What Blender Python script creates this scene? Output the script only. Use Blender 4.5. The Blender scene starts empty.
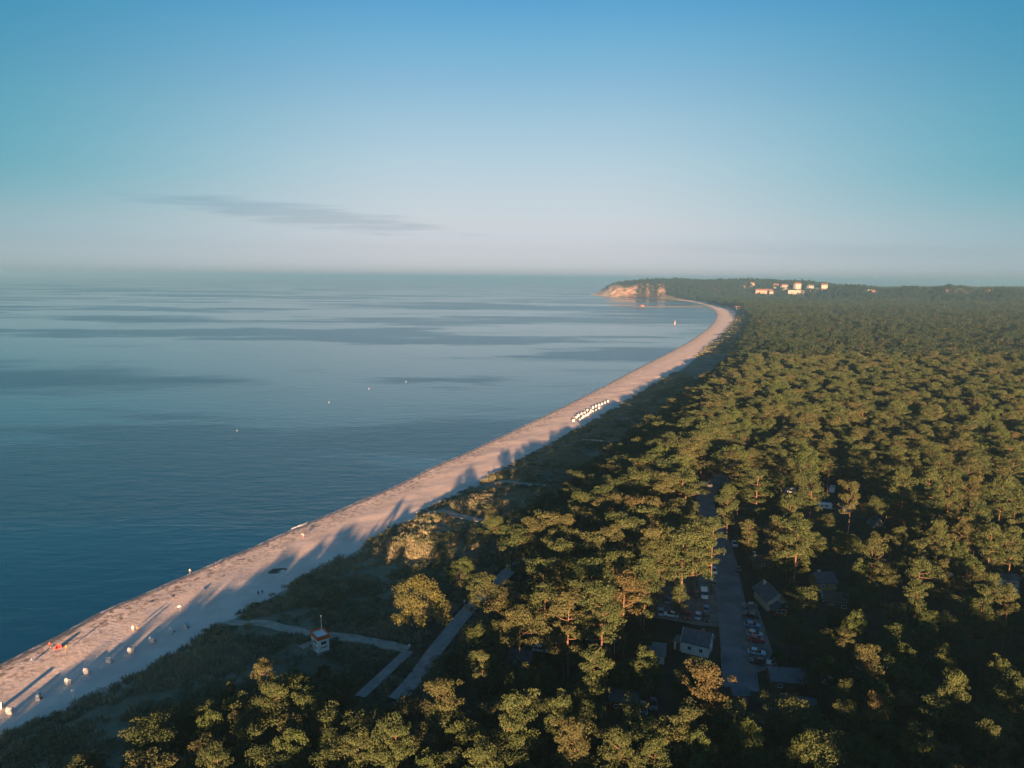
import bpy, bmesh, math
import numpy as np
from mathutils import Vector, Matrix

rng = np.random.RandomState(7)
sc = bpy.context.scene
COL = sc.collection
R = math.radians

# ------------------------------------------------------------------ camera
F, CX, CY, H = 710.0, 512.0, 384.0, 70.0
PITCH = math.atan((384 - 277) / F)
ROLL = R(0.53)
fw = Vector((0, math.cos(PITCH), -math.sin(PITCH)))
u0 = Vector((0, math.sin(PITCH), math.cos(PITCH)))
r0 = Vector((1, 0, 0))
rt = math.cos(ROLL) * r0 + math.sin(ROLL) * u0
up = math.cos(ROLL) * u0 - math.sin(ROLL) * r0
cam = bpy.data.cameras.new('camera')
cam.sensor_width = 36
cam.lens = 36 * F / 1024
cam.clip_start = 1
cam.clip_end = 250000
co = bpy.data.objects.new('camera', cam)
COL.objects.link(co)
co.matrix_world = Matrix(((rt.x, up.x, -fw.x, 0), (rt.y, up.y, -fw.y, 0), (rt.z, up.z, -fw.z, H), (0, 0, 0, 1)))
sc.camera = co


def at(x, y, z=0.0):
    """the point at height z that the pixel x, y looks at"""
    d = fw + rt * ((x - CX) / F) - up * ((y - CY) / F)
    t = (z - H) / d.z
    return Vector((d.x * t, d.y * t, z))


def proj(P):
    """pixel positions of an (n,3) array of points"""
    Q = np.asarray(P, float) - np.array([0, 0, H])
    w = Q @ np.array(fw)
    return CX + F * (Q @ np.array(rt)) / w, CY - F * (Q @ np.array(up)) / w, w


# ------------------------------------------------------------------ tagging
def tag(o, label=None, cat=None, group=None, kind=None):
    if label: o['label'] = label
    if cat: o['category'] = cat
    if group: o['group'] = group
    if kind: o['kind'] = kind
    return o


def empty(name, loc, rz=0.0, parent=None):
    o = bpy.data.objects.new(name, None)
    o.location = loc
    o.rotation_euler = (0, 0, rz)
    o.empty_display_size = 0.3
    COL.objects.link(o)
    if parent: o.parent = parent
    return o


def copy_tree(o, parent=None):
    c = o.copy()
    COL.objects.link(c)
    if parent: c.parent = parent
    for ch in o.children: copy_tree(ch, c)
    return c


# ------------------------------------------------------------------ materials
def mat(name, col, rough=0.8, spec=0.3, noise=None, bump=None, metal=0.0, rnd=0.0):
    """principled material; noise=(scale, amount) mottles the colour, bump=(scale, strength, dist)"""
    m = bpy.data.materials.new(name)
    m.use_nodes = True
    nt = m.node_tree
    b = nt.nodes['Principled BSDF']
    b.inputs['Base Color'].default_value = (*col, 1)
    b.inputs['Roughness'].default_value = rough
    b.inputs['Specular IOR Level'].default_value = spec
    b.inputs['Metallic'].default_value = metal
    L = nt.links.new
    if noise:
        tc = nt.nodes.new('ShaderNodeTexCoord')
        n = nt.nodes.new('ShaderNodeTexNoise')
        n.inputs['Scale'].default_value = noise[0]
        n.inputs['Detail'].default_value = 5
        L(tc.outputs['Object'], n.inputs['Vector'])
        mx = nt.nodes.new('ShaderNodeMix')
        mx.data_type = 'RGBA'
        k = noise[1]
        mx.inputs[6].default_value = (*[c * (1 - k) for c in col], 1)
        mx.inputs[7].default_value = (*[min(1, c * (1 + k)) for c in col], 1)
        mr = nt.nodes.new('ShaderNodeMapRange')
        mr.inputs[1].default_value = 0.3
        mr.inputs[2].default_value = 0.7
        L(n.outputs[0], mr.inputs[0])
        L(mr.outputs[0], mx.inputs[0])
        L(mx.outputs[2], b.inputs['Base Color'])
    if bump:
        tc = nt.nodes.new('ShaderNodeTexCoord')
        n2 = nt.nodes.new('ShaderNodeTexNoise')
        n2.inputs['Scale'].default_value = bump[0]
        n2.inputs['Detail'].default_value = 4
        L(tc.outputs['Object'], n2.inputs['Vector'])
        bp = nt.nodes.new('ShaderNodeBump')
        bp.inputs['Strength'].default_value = bump[1]
        bp.inputs['Distance'].default_value = bump[2]
        L(n2.outputs[0], bp.inputs['Height'])
        L(bp.outputs[0], b.inputs['Normal'])
    return m


class G:
    """short hand for building a node graph"""
    def __init__(s, nt): s.nt = nt; s.N = nt.nodes; s.L = nt.links.new
    def n(s, t, **kw):
        x = s.N.new(t)
        for k, v in kw.items(): setattr(x, k, v)
        return x
    def put(s, sock, v):
        if isinstance(v, bpy.types.NodeSocket): s.L(v, sock)
        elif isinstance(v, tuple) and len(v) == 3 and sock.type == 'RGBA': sock.default_value = (*v, 1)
        else: sock.default_value = v
    def math(s, op, a, b=None, c=None, clamp=False):
        x = s.n('ShaderNodeMath', operation=op, use_clamp=clamp)
        s.put(x.inputs[0], a)
        if b is not None: s.put(x.inputs[1], b)
        if c is not None: s.put(x.inputs[2], c)
        return x.outputs[0]
    def ramp(s, v, a, b, lo=0.0, hi=1.0, smooth=True):
        x = s.n('ShaderNodeMapRange', interpolation_type='SMOOTHSTEP' if smooth else 'LINEAR')
        s.put(x.inputs[0], v); s.put(x.inputs[1], a); s.put(x.inputs[2], b); s.put(x.inputs[3], lo); s.put(x.inputs[4], hi)
        return x.outputs[0]
    def mix(s, f, a, b, mode='MIX'):
        x = s.n('ShaderNodeMix', data_type='RGBA', blend_type=mode)
        s.put(x.inputs[0], f); s.put(x.inputs[6], a); s.put(x.inputs[7], b)
        return x.outputs[2]
    def noise(s, vec, scale, detail=4, rough=0.55):
        x = s.n('ShaderNodeTexNoise')
        s.put(x.inputs['Vector'], vec); x.inputs['Scale'].default_value = scale
        x.inputs['Detail'].default_value = detail; x.inputs['Roughness'].default_value = rough
        return x.outputs[0]
    def attr(s, name): return s.n('ShaderNodeAttribute', attribute_name=name).outputs['Fac']
    def mapping(s, vec, sc_=(1, 1, 1), rot=(0, 0, 0), loc=(0, 0, 0)):
        x = s.n('ShaderNodeMapping')
        s.put(x.inputs['Vector'], vec)
        x.inputs['Scale'].default_value = sc_; x.inputs['Rotation'].default_value = rot; x.inputs['Location'].default_value = loc
        return x.outputs[0]
    def bump(s, h, strength, dist, normal=None):
        x = s.n('ShaderNodeBump')
        s.put(x.inputs['Height'], h); s.put(x.inputs['Strength'], strength); s.put(x.inputs['Distance'], dist)
        if normal is not None: s.put(x.inputs['Normal'], normal)
        return x.outputs[0]


def newmat(name):
    m = bpy.data.materials.new(name)
    m.use_nodes = True
    return m, G(m.node_tree), m.node_tree.nodes['Principled BSDF']


# ------------------------------------------------------------------ daylight
SUN_EL = R(7.0)
SUN_DX = (520 - 512) / F                    # the light runs away from the camera, a touch to the right
trav = Vector((SUN_DX, 1, 0)).normalized() * math.cos(SUN_EL) + Vector((0, 0, -math.sin(SUN_EL)))
sl = bpy.data.lights.new('sun', 'SUN')
sl.energy = 5.0
sl.angle = R(0.5)
sl.color = (1.0, 0.53, 0.26)
so = bpy.data.objects.new('sun', sl)
so.rotation_euler = trav.to_track_quat('-Z', 'Y').to_euler()
so.location = (0, -200, 200)
COL.objects.link(so)

w = bpy.data.worlds.new('World')
sc.world = w
w.use_nodes = True
g = G(w.node_tree)
bg = w.node_tree.nodes['Background']
sk = g.n('ShaderNodeTexSky', sky_type='NISHITA', sun_disc=False, sun_elevation=SUN_EL,
         sun_rotation=math.pi + SUN_DX, air_density=1.0, dust_density=0.3, ozone_density=4.0, altitude=70)
tc = g.n('ShaderNodeTexCoord')
sep = g.n('ShaderNodeSeparateXYZ')
g.L(tc.outputs['Generated'], sep.inputs[0])
el = g.math('DIVIDE', sep.outputs[2], g.math('MAXIMUM', sep.outputs[1], 0.05))
az = g.math('DIVIDE', sep.outputs[0], g.math('MAXIMUM', sep.outputs[1], 0.05))
# evening air: rose grey low over the sea, teal higher up
tint = g.n('ShaderNodeValToRGB')
cr = tint.color_ramp
cr.interpolation = 'LINEAR'
STOPS = [(0.0, (0.84, 0.84, 1.42)), (0.035, (0.93, 0.84, 1.30)), (0.09, (1.02, 0.75, 0.96)), (0.17, (1.34, 0.79, 0.76)), (0.265, (1.56, 0.86, 0.69)), (0.36, (1.66, 0.94, 0.69)),
         (0.48, (1.62, 1.0, 0.71)), (0.59, (1.40, 1.01, 0.745)), (0.70, (1.1, 1.03, 0.785)), (0.80, (0.81, 0.98, 0.825)), (1.0, (0.62, 0.86, 0.85))]
while len(cr.elements) < len(STOPS): cr.elements.new(0.5)
for e, (p, c) in zip(cr.elements, STOPS): e.position = p; e.color = (c[0] / 2, c[1] / 2, c[2] / 2, 1)
g.L(g.math('MULTIPLY', sep.outputs[2], 2.4, clamp=True), tint.inputs[0])
sky = g.mix(1.0, sk.outputs[0], tint.outputs[0], 'MULTIPLY')
sky = g.mix(1.0, sky, (1.40, 1.40, 1.40), 'MULTIPLY')
# lens vignette put into the sky colour: darker and tealer to either side
sky = g.mix(g.math('MULTIPLY', g.ramp(g.math('ABSOLUTE', sep.outputs[0]), 0.10, 0.75), g.ramp(sep.outputs[2], 0.0, 0.14, 0.38, 1.0)), sky, g.mix(1.0, sky, (0.20, 0.70, 0.80), 'MULTIPLY'))
# thin stratus streaks
comb = g.n('ShaderNodeCombineXYZ')
g.put(comb.inputs[0], az); g.put(comb.inputs[1], el)
cn = g.noise(g.mapping(comb.outputs[0], (9, 120, 1), (0, 0, R(2))), 1.0, 6, 0.6)


def streak(cx, cy, hw, hh, slope, amount):
    a = g.math('SUBTRACT', az, (cx - 512) / F)
    e = g.math('SUBTRACT', el, (277 - cy) / F)
    e = g.math('ADD', e, g.math('MULTIPLY', a, slope))
    q = g.math('ADD', g.math('POWER', g.math('ABSOLUTE', g.math('DIVIDE', a, hw / F)), 2.0), g.math('POWER', g.math('ABSOLUTE', g.math('DIVIDE', e, hh / F)), 2.0))
    body = g.math('SUBTRACT', 1.0, q)
    return g.math('MULTIPLY', g.ramp(g.math('ADD', body, g.math('MULTIPLY', g.math('SUBTRACT', cn, 0.5), 2.6)), 0.0, 1.0), amount)


m1 = streak(300, 219, 178, 13, 0.10, 0.8)
m2 = streak(830, 249, 230, 10, 0.03, 0.17)
m3 = streak(205, 206, 90, 8, 0.03, 0.5)
mm = g.math('MAXIMUM', g.math('MAXIMUM', m1, m2), m3)
mm = g.math('MULTIPLY', mm, g.ramp(sep.outputs[1], 0.2, 0.5))
sky = g.mix(g.math('MULTIPLY', mm, 0.8), sky, g.mix(1.0, sky, (0.68, 0.75, 0.80), 'MULTIPLY'))
g.put(bg.inputs[0], sky)
bg.inputs[1].default_value = 0.05
sc.cycles.volume_bounces = 1
vs = sc.view_settings
vs.view_transform = 'Standard'
vs.look = 'None'
vs.gamma = 1
vs.use_curve_mapping = False
vs.exposure = 2.65


# ------------------------------------------------------------------ coast lines
def P2(lst, z=0.0): return np.array([at(x, y, z)[:2] for x, y in lst])


SHORE_PX = [(0, 665), (60, 634), (110, 607), (150, 591), (190, 573), (220, 560), (250, 548), (290, 530), (340, 509), (390, 488), (430, 468), (480, 446),
            (520, 427), (560, 408), (600, 388), (640, 367), (670, 352), (690, 341), (706, 330), (714, 322), (717, 315), (714, 309.5),
            (705, 305), (690, 301.8), (672, 299.6), (655, 298.1), (640, 297.4), (625, 297.0), (608, 296.6), (597, 295.9), (588, 294.2)]
DUNE_PX = [(0, 733), (50, 713), (100, 689), (150, 663), (190, 641), (215, 624), (250, 604), (300, 577), (340, 556), (383, 532), (430, 507), (470, 487),
           (500, 470), (540, 449), (575, 430), (600, 417), (640, 393), (680, 369), (700, 353), (718, 339), (730, 327), (736, 318), (734, 311),
           (724, 305.5), (706, 301.6), (682, 299.6), (660, 297.9)]
shore = P2(SHORE_PX)
dune = P2(DUNE_PX, 2.2)
# carry both on behind the camera
sd = (shore[0] - shore[4]); sd /= np.linalg.norm(sd)
shore = np.vstack([shore[0] + sd * 420, shore[0] + sd * 150, shore])
dd_ = (dune[0] - dune[5]); dd_ /= np.linalg.norm(dd_)
dd_ = (dd_ + sd * 2) / np.linalg.norm(dd_ + sd * 2)
dune = np.vstack([dune[0] + dd_ * 420, dune[0] + dd_ * 120, dune])
tip = shore[-1]
far_coast = np.array([[tip[0] + 120, tip[1] + 260], [900, 4100], [2200, 4600], [5200, 4800], [9000, 4200], [9000, -3000], [shore[0][0], -3000]])
land_poly = np.vstack([shore, far_coast])
dune_poly = np.vstack([dune, [[dune[-1][0] - 120, dune[-1][1] + 40]], [[tip[0] + 40, tip[1] + 90]], far_coast[:-1], [[dune[0][0], -3000]]])


def seg_dist(P, line):
    d2 = np.full(len(P), 1e18)
    for a, b in zip(line[:-1], line[1:]):
        ab = b - a
        t = np.clip(((P - a) @ ab) / (ab @ ab), 0, 1)
        q = P - (a + t[:, None] * ab)
        d2 = np.minimum(d2, (q * q).sum(1))
    return np.sqrt(d2)


def inside(P, poly):
    x, y = P[:, 0], P[:, 1]
    res = np.zeros(len(P), bool)
    n = len(poly)
    for i in range(n):
        x1, y1 = poly[i]; x2, y2 = poly[(i + 1) % n]
        if y1 == y2: continue
        c = ((y1 > y) != (y2 > y)) & (x < (x2 - x1) * (y - y1) / (y2 - y1) + x1)
        res ^= c
    return res


def signed(P, poly, line):
    d = seg_dist(P, line)
    return np.where(inside(P, poly), d, -d)


def sstep(v, a, b):
    t = np.clip((v - a) / (b - a), 0, 1)
    return t * t * (3 - 2 * t)


def wob(P, s, seed=0):
    """smooth pseudo noise, about -1..1"""
    x, y = P[:, 0] / s, P[:, 1] / s
    k = seed * 1.7
    return (np.sin(x * 1.3 + y * 0.7 + k) + np.sin(-x * 0.8 + y * 1.9 + 2.1 * k + 1) + np.sin(x * 2.3 + y * 2.9 + 0.7 * k) * 0.5 + np.sin(x * 3.7 - y * 3.1 + k * 3) * 0.35) / 2.2


# height of the hills behind the bay by bearing: (px x, crest distance, ground height)
HILL = [(560, 2650, 30), (590, 2660, 30), (604, 2650, 37), (618, 2640, 43), (640, 2620, 52), (690, 2680, 47), (720, 2720, 46), (760, 2700, 47), (800, 2600, 42), (830, 2450, 34),
        (853, 2350, 34), (880, 2250, 21), (905, 2260, 29), (925, 2250, 25), (943, 2250, 33), (970, 2200, 25), (1000, 2150, 29), (1030, 2150, 24), (1080, 2150, 30), (1300, 2150, 26), (2500, 2100, 20)]
HB = np.array([(a - 512) / F for a, _, _ in HILL]); HD = np.array([b for _, b, _ in HILL], float); HH = np.array([c for _, _, c in HILL], float)


def beach_z(ds): return np.where(ds < 0, ds * 0.06, np.minimum(ds, 26) * 0.08 + np.maximum(ds - 26, 0) * 0.01)


def cliffs(P):
    """1 where the headland breaks off in a bare cliff"""
    b = P[:, 0] / np.maximum(P[:, 1], 1)
    win = lambda a, c: sstep(b, a - .006, a + .004) * (1 - sstep(b, c - .004, c + .006))
    return np.clip(win(.133, .171) + .45 * win(.186, .191) + .6 * win(.203, .214), 0, 1) * np.clip(0.85 + 0.5 * wob(P, 60, 6), 0.3, 1) * (P[:, 1] > 1500)


def ground_z(P, ds=None, dd=None):
    P = np.asarray(P, float)
    if ds is None: ds = signed(P, land_poly, shore_line)
    if dd is None: dd = signed(P, dune_poly, dune_line)
    z = np.maximum(beach_z(ds), -6.0)
    z = z + np.where(dd < 2, -0.7 * sstep(2 - dd, 0, 3), 0)
    inl = 1 - sstep(dd, 30, 55)
    z = z + 2.6 * sstep(dd, 0, 14) * (1 + 0.35 * wob(P, 17, 1) * inl) - 1.2 * sstep(dd, 18, 45) + 0.25 * wob(P, 9, 4) * sstep(dd, 2, 10) * inl
    b = P[:, 0] / np.maximum(P[:, 1], 1)
    h0 = np.interp(b, HB, HH); d0 = np.interp(b, HB, HD)
    D = np.hypot(P[:, 0], P[:, 1])
    near = np.where(P[:, 1] > 500, sstep(D - d0, -420, 40) * (1 - 0.45 * sstep(D - d0, 140, 520)), 0)
    cl_ = cliffs(P)
    z = z + h0 * near * (sstep(ds, 5, 85) * (1 - 0.5 * cl_) + 0.5 * cl_ * sstep(ds, 6, 30)) * (1 + 0.13 * wob(P, 190, 3) + 0.09 * wob(P, 75, 9))
    return z


shore_line = np.vstack([shore, far_coast[:5]])
dune_line = np.vstack([dune, dune_poly[len(dune):len(dune) + 2]])


def gz(x, y): return float(ground_z(np.array([[x, y]]))[0])


def on_ground(px, py, it=4):
    z = 3.5
    for _ in range(it):
        p = at(px, py, z)
        z = gz(p.x, p.y)
    return Vector((p.x, p.y, z))


def add_mesh(name, V, Fc, m=None, smooth=False, parent=None, link=True, attrs=None, mi=None):
    me = bpy.data.meshes.new(name)
    V = np.asarray(V, np.float32)
    if isinstance(Fc, np.ndarray):
        nf, k = Fc.shape
        me.vertices.add(len(V)); me.vertices.foreach_set('co', V.ravel())
        me.loops.add(nf * k); me.loops.foreach_set('vertex_index', Fc.astype(np.int32).ravel())
        me.polygons.add(nf); me.polygons.foreach_set('loop_start', np.arange(0, nf * k, k, dtype=np.int32))
        me.update(calc_edges=True)
    else:
        me.from_pydata(V.tolist(), [], Fc)
    for mm_ in (m if isinstance(m, (list, tuple)) else [m]):
        if mm_: me.materials.append(mm_)
    if mi is not None: me.polygons.foreach_set('material_index', np.asarray(mi, np.int32))
    me.polygons.foreach_set('use_smooth', np.full(len(me.polygons), smooth))
    if attrs:
        for k, v in attrs.items():
            a = me.attributes.new(k, 'FLOAT', 'POINT')
            a.data.foreach_set('value', np.asarray(v, np.float32))
    me.update()
    o = bpy.data.objects.new(name, me)
    if link: COL.objects.link(o)
    if parent: o.parent = parent
    return o


def grid_faces(nx, ny):
    i = np.arange(nx - 1)[None, :] + np.arange(ny - 1)[:, None] * nx
    i = i.ravel()
    return np.stack([i, i + 1, i + 1 + nx, i + nx], 1)


# ------------------------------------------------------------------ ground, beach and sea
def spaced(a, b, near, far_step, grow):
    v = [a]
    s = near
    while v[-1] < b:
        v.append(v[-1] + s)
        s = min(far_step, s * grow)
    return v


xs_r = spaced(260, 9000, 3.2, 160, 1.03)
xs_l = [-x for x in spaced(190, 1200, 3.2, 80, 1.06)][::-1]
xs = np.array(xs_l[:-1] + list(np.arange(-190, 260, 3.0)) + xs_r)
ys_n = list(-np.array(spaced(60, 2000, 6, 120, 1.1)))[::-1]
ys = np.array(ys_n + list(np.arange(-55, 420, 3.0)) + spaced(420, 6500, 3.2, 26, 1.012))
XX, YY = np.meshgrid(xs, ys)
GP = np.stack([XX.ravel(), YY.ravel()], 1)
g_ds = signed(GP, land_poly, shore_line)
g_dd = signed(GP, dune_poly, dune_line)
GZ = ground_z(GP, g_ds, g_dd)

# ground material: dune turf, sand blowouts, forest floor, bare cliff
mg, g, b = newmat('ground_soil')
geo = g.n('ShaderNodeNewGeometry')
pos = geo.outputs['Position']
ds_, dd_a = g.attr('ds'), g.attr('dd')
n1 = g.noise(pos, 0.09, 6); n2 = g.noise(pos, 0.9, 5); n3 = g.noise(pos, 0.02, 4)
turf = g.mix(g.ramp(n1, 0.35, 0.65), (0.11, 0.125, 0.085), (0.20, 0.20, 0.14))
turf = g.mix(g.ramp(n2, 0.45, 0.75), turf, (0.15, 0.14, 0.085))
turf = g.mix(g.math('MULTIPLY', g.ramp(g.noise(pos, 0.05, 6, 0.65), 0.56, 0.66), 0.55), turf, (0.30, 0.27, 0.21))
sandc = g.mix(n2, (0.34, 0.29, 0.22), (0.45, 0.39, 0.31))
turf = g.mix(g.ramp(g.math('ADD', dd_a, g.math('MULTIPLY', g.math('SUBTRACT', n1, 0.5), 12.0)), 0.5, 3.5), sandc, turf)
floor_ = g.mix(g.ramp(n1, 0.3, 0.7), (0.028, 0.026, 0.018), (0.075, 0.058, 0.036))
floor_ = g.mix(g.ramp(n2, 0.55, 0.8), floor_, (0.035, 0.05, 0.02))
col = g.mix(g.ramp(g.math('ADD', dd_a, g.math('MULTIPLY', n1, 14.0)), 30, 48), turf, floor_)
sepn = g.n('ShaderNodeSeparateXYZ'); g.L(geo.outputs['True Normal'], sepn.inputs[0])
steep = g.math('MULTIPLY', g.ramp(sepn.outputs[2], 0.96, 0.90), g.math('MULTIPLY', g.ramp(g.attr('cliff'), 0.2, 0.45), g.ramp(g.noise(pos, 0.022, 4), 0.40, 0.50)))
cl = g.mix(g.ramp(g.noise(g.mapping(pos, (1, 1, 3)), 0.03, 6), 0.35, 0.65), (0.17, 0.115, 0.085), (0.34, 0.25, 0.185))
col = g.mix(steep, col, cl)
g.put(b.inputs['Base Color'], col)
b.inputs['Roughness'].default_value = 0.95
b.inputs['Specular IOR Level'].default_value = 0.1
g.put(b.inputs['Normal'], g.bump(n2, 0.8, 0.5))
ground = add_mesh('ground', np.column_stack([GP, GZ]), grid_faces(len(xs), len(ys)), mg, True, attrs={'ds': g_ds, 'dd': g_dd, 'cliff': cliffs(GP)})
tag(ground, kind='structure')


def resample(line, step):
    d = np.r_[0, np.cumsum(np.linalg.norm(np.diff(line, axis=0), axis=1))]
    n = max(2, int(d[-1] / step))
    t = np.linspace(0, d[-1], n)
    # gentle corner smoothing
    out = np.stack([np.interp(t, d, line[:, 0]), np.interp(t, d, line[:, 1])], 1)
    return out


def smooth_line(line, n=3):
    for _ in range(n):
        q = [line[0]]
        for a, b_ in zip(line[:-1], line[1:]): q += [a * .75 + b_ * .25, a * .25 + b_ * .75]
        q.append(line[-1]); line = np.array(q)
    return line


# the beach: a strip from under the water to under the first dune grass
S = resample(smooth_line(shore, 2), 3.0)
E = resample(smooth_line(dune, 2), 1.5)
idx = []
last = 0
for p in S:
    dist = np.linalg.norm(E - p, axis=1)
    j = max(last, int(np.argmin(dist)))
    last = min(j, last + 8) if idx else j
    idx.append(last)
EE = E[np.array(idx)]
for _ in range(6): EE[1:-1] = (EE[:-2] + EE[1:-1] * 2 + EE[2:]) / 4
NV = 26
tt = np.linspace(-0.28, 1.06, NV)
BV = (S[:, None, :] + (EE - S)[:, None, :] * tt[None, :, None]).reshape(-1, 2)
b_ds = signed(BV, land_poly, shore_line)
b_dd = signed(BV, dune_poly, dune_line)
BZ = beach_z(b_ds) + 0.10 * wob(BV, 6, 2) * sstep(b_ds, 3, 12) + 0.05 * wob(BV, 2.3, 5) * sstep(b_ds, 3, 12) - 0.25 * sstep(b_dd, 1.5, 4) + (0.035 * wob(BV, 9, 21) + 0.03 * wob(BV, 3.4, 22)) * (1 - sstep(b_ds, 3, 10))
mb, g, b = newmat('beach_sand')
geo = g.n('ShaderNodeNewGeometry'); pos = geo.outputs['Position']
ds_ = g.attr('ds')
n1 = g.noise(pos, 0.12, 5); n2 = g.noise(pos, 1.1, 6, 0.65); n3 = g.noise(pos, 0.35, 4)
col = g.mix(g.ramp(n1, 0.3, 0.7), (0.60, 0.52, 0.45), (0.72, 0.63, 0.55))
col = g.mix(g.math('MULTIPLY', g.ramp(n2, 0.56, 0.74), 0.32), col, (0.26, 0.21, 0.17))
edge = g.math('ADD', ds_, g.math('MULTIPLY', g.math('SUBTRACT', n3, 0.5), 3.0))
wrack = g.math('MULTIPLY', g.ramp(g.noise(pos, 0.5, 6, 0.7), 0.46, 0.62), g.math('MULTIPLY', g.ramp(edge, 0.6, 1.6), g.ramp(edge, 15.0, 2.5)))
col = g.mix(g.math('MULTIPLY', wrack, 0.85), col, (0.12, 0.09, 0.06))
wet = g.ramp(edge, 2.8, 0.9)
col = g.mix(wet, col, (0.11, 0.10, 0.09))
foam = g.math('MULTIPLY', g.math('MULTIPLY', g.ramp(edge, 0.1, 0.35), g.ramp(edge, 0.95, 0.5)), g.ramp(g.noise(pos, 0.22, 5, 0.6), 0.45, 0.58))
col = g.mix(g.math('MULTIPLY', foam, 0.8), col, (0.62, 0.64, 0.66))
g.put(b.inputs['Base Color'], col)
g.put(b.inputs['Roughness'], g.ramp(wet, 0, 1, 0.95, 0.35))
b.inputs['Specular IOR Level'].default_value = 0.25
vor = g.n('ShaderNodeTexVoronoi'); g.L(pos, vor.inputs['Vector']); vor.inputs['Scale'].default_value = 0.9
hgt = g.math('ADD', n2, g.math('MULTIPLY', vor.outputs[0], 0.6))
g.put(b.inputs['Normal'], g.bump(hgt, g.ramp(wet, 0, 1, 0.45, 0.05), 0.14))
beach = add_mesh('beach', np.column_stack([BV, BZ]), grid_faces(NV, len(S)), mb, True, attrs={'ds': b_ds, 'dd': b_dd})
tag(beach, kind='structure')

# the sea
ms, g, b = newmat('sea_water')
geo = g.n('ShaderNodeNewGeometry'); pos = geo.outputs['Position']
cd = g.n('ShaderNodeVectorMath', operation='LENGTH'); g.L(pos, cd.inputs[0])
dist = cd.outputs['Value']
# slicks of calm and ruffled water
sl1 = g.noise(g.mapping(pos, (0.55, 1.25, 1), (0, 0, R(-16)), (130, 240, 0)), 0.0013, 6, 0.60)
sl2 = g.noise(g.mapping(pos, (0.6, 1.4, 1), (0, 0, R(-12)), (900, 300, 0)), 0.0009, 6, 0.58)
sl3 = g.noise(g.mapping(pos, (0.4, 1.5, 1), (0, 0, R(-20))), 0.006, 4, 0.55)
sl4 = g.noise(g.mapping(pos, (0.5, 1.3, 1), (0, 0, R(-24)), (700, 100, 0)), 0.0028, 6, 0.62)
ruffle = g.math('MAXIMUM', g.ramp(sl1, 0.51, 0.62), g.ramp(sl2, 0.53, 0.61))
ruffle = g.math('MAXIMUM', ruffle, g.math('MULTIPLY', g.ramp(sl4, 0.50, 0.58), 0.8))
ruffle = g.math('MAXIMUM', ruffle, g.math('MULTIPLY', g.ramp(sl3, 0.52, 0.66), 0.45))
w1 = g.noise(g.mapping(pos, (0.35, 1, 1), (0, 0, R(18))), 0.26, 3)
w2 = g.noise(g.mapping(pos, (0.5, 1, 1), (0, 0, R(-12))), 0.09, 3)
w3 = g.noise(pos, 1.6, 3)
hh = g.math('ADD', g.math('ADD', g.math('MULTIPLY', w1, 0.7), g.math('MULTIPLY', w2, 0.8)), g.math('MULTIPLY', w3, 0.12))
fade = g.ramp(dist, 250, 1900, 1.0, 0.08)
strg = g.math('MULTIPLY', fade, g.ramp(ruffle, 0, 1, 0.30, 0.95))
g.put(b.inputs['Normal'], g.bump(hh, strg, 0.9))
g.put(b.inputs['Roughness'], g.ramp(ruffle, 0, 1, 0.10, 0.26))
b.inputs['Base Color'].default_value = (0.000, 0.035, 0.070, 1)
b.inputs['IOR'].default_value = 1.6
b.inputs['Specular IOR Level'].default_value = 0.5
b.inputs['Specular Tint'].default_value = (0.46, 0.93, 1.0, 1)
sx = np.array([-80000, -20000, -6000, -2000, -800, -300, 0, 300, 800, 2000, 6000, 20000, 80000.])
sy = np.array([-2500, 0, 300, 800, 2000, 6000, 20000, 80000.])
SX, SY = np.meshgrid(sx, sy)
tag(add_mesh('sea', np.column_stack([SX.ravel(), SY.ravel(), np.zeros(SX.size)]), grid_faces(len(sx), len(sy)), ms), kind='structure')

# ------------------------------------------------------------------ air
hz, g, b = newmat('haze_air')
g.N.remove(b)
pv = g.n('ShaderNodeVolumePrincipled')
pv.inputs['Color'].default_value = (0.39, 0.78, 1.0, 1)
pv.inputs['Density'].default_value = 0.00019 * 0.71
pv.inputs['Anisotropy'].default_value = 0.5
g.L(pv.outputs[0], g.N['Material Output'].inputs['Volume'])
x0, x1, y0, y1, z0, z1 = -81000, 81000, -3200, 81000, -9, 92
hv = [(x, y, z) for z in (z0, z1) for y in (y0, y1) for x in (x0, x1)]
hf = [(0, 2, 3, 1), (4, 5, 7, 6), (0, 1, 5, 4), (2, 6, 7, 3), (0, 4, 6, 2), (1, 3, 7, 5)]
tag(add_mesh('haze', hv, hf, hz), kind='stuff')
# ------------------------------------------------------------------ foliage materials
def leaf_mat(name, dark, light, warm, bark=False):
    m, g, b = newmat(name)
    t = g.attr('tint')
    oi = g.n('ShaderNodeObjectInfo')
    c = g.mix(t, dark, light)
    c = g.mix(g.ramp(oi.outputs['Random'], 0.35, 1.0, 0.0, 0.75), c, g.mix(t, tuple(x * .6 for x in warm), warm))
    if name == 'pine_needles' or name == 'shade_darkened_far_needles': c = g.mix(g.ramp(oi.outputs['Random'], 0.985, 0.99, 0.0, 0.38), c, (0.072, 0.055, 0.027))
    g.put(b.inputs['Base Color'], c)
    b.inputs['Roughness'].default_value = 0.75
    b.inputs['Specular IOR Level'].default_value = 0.15
    return m


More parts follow.
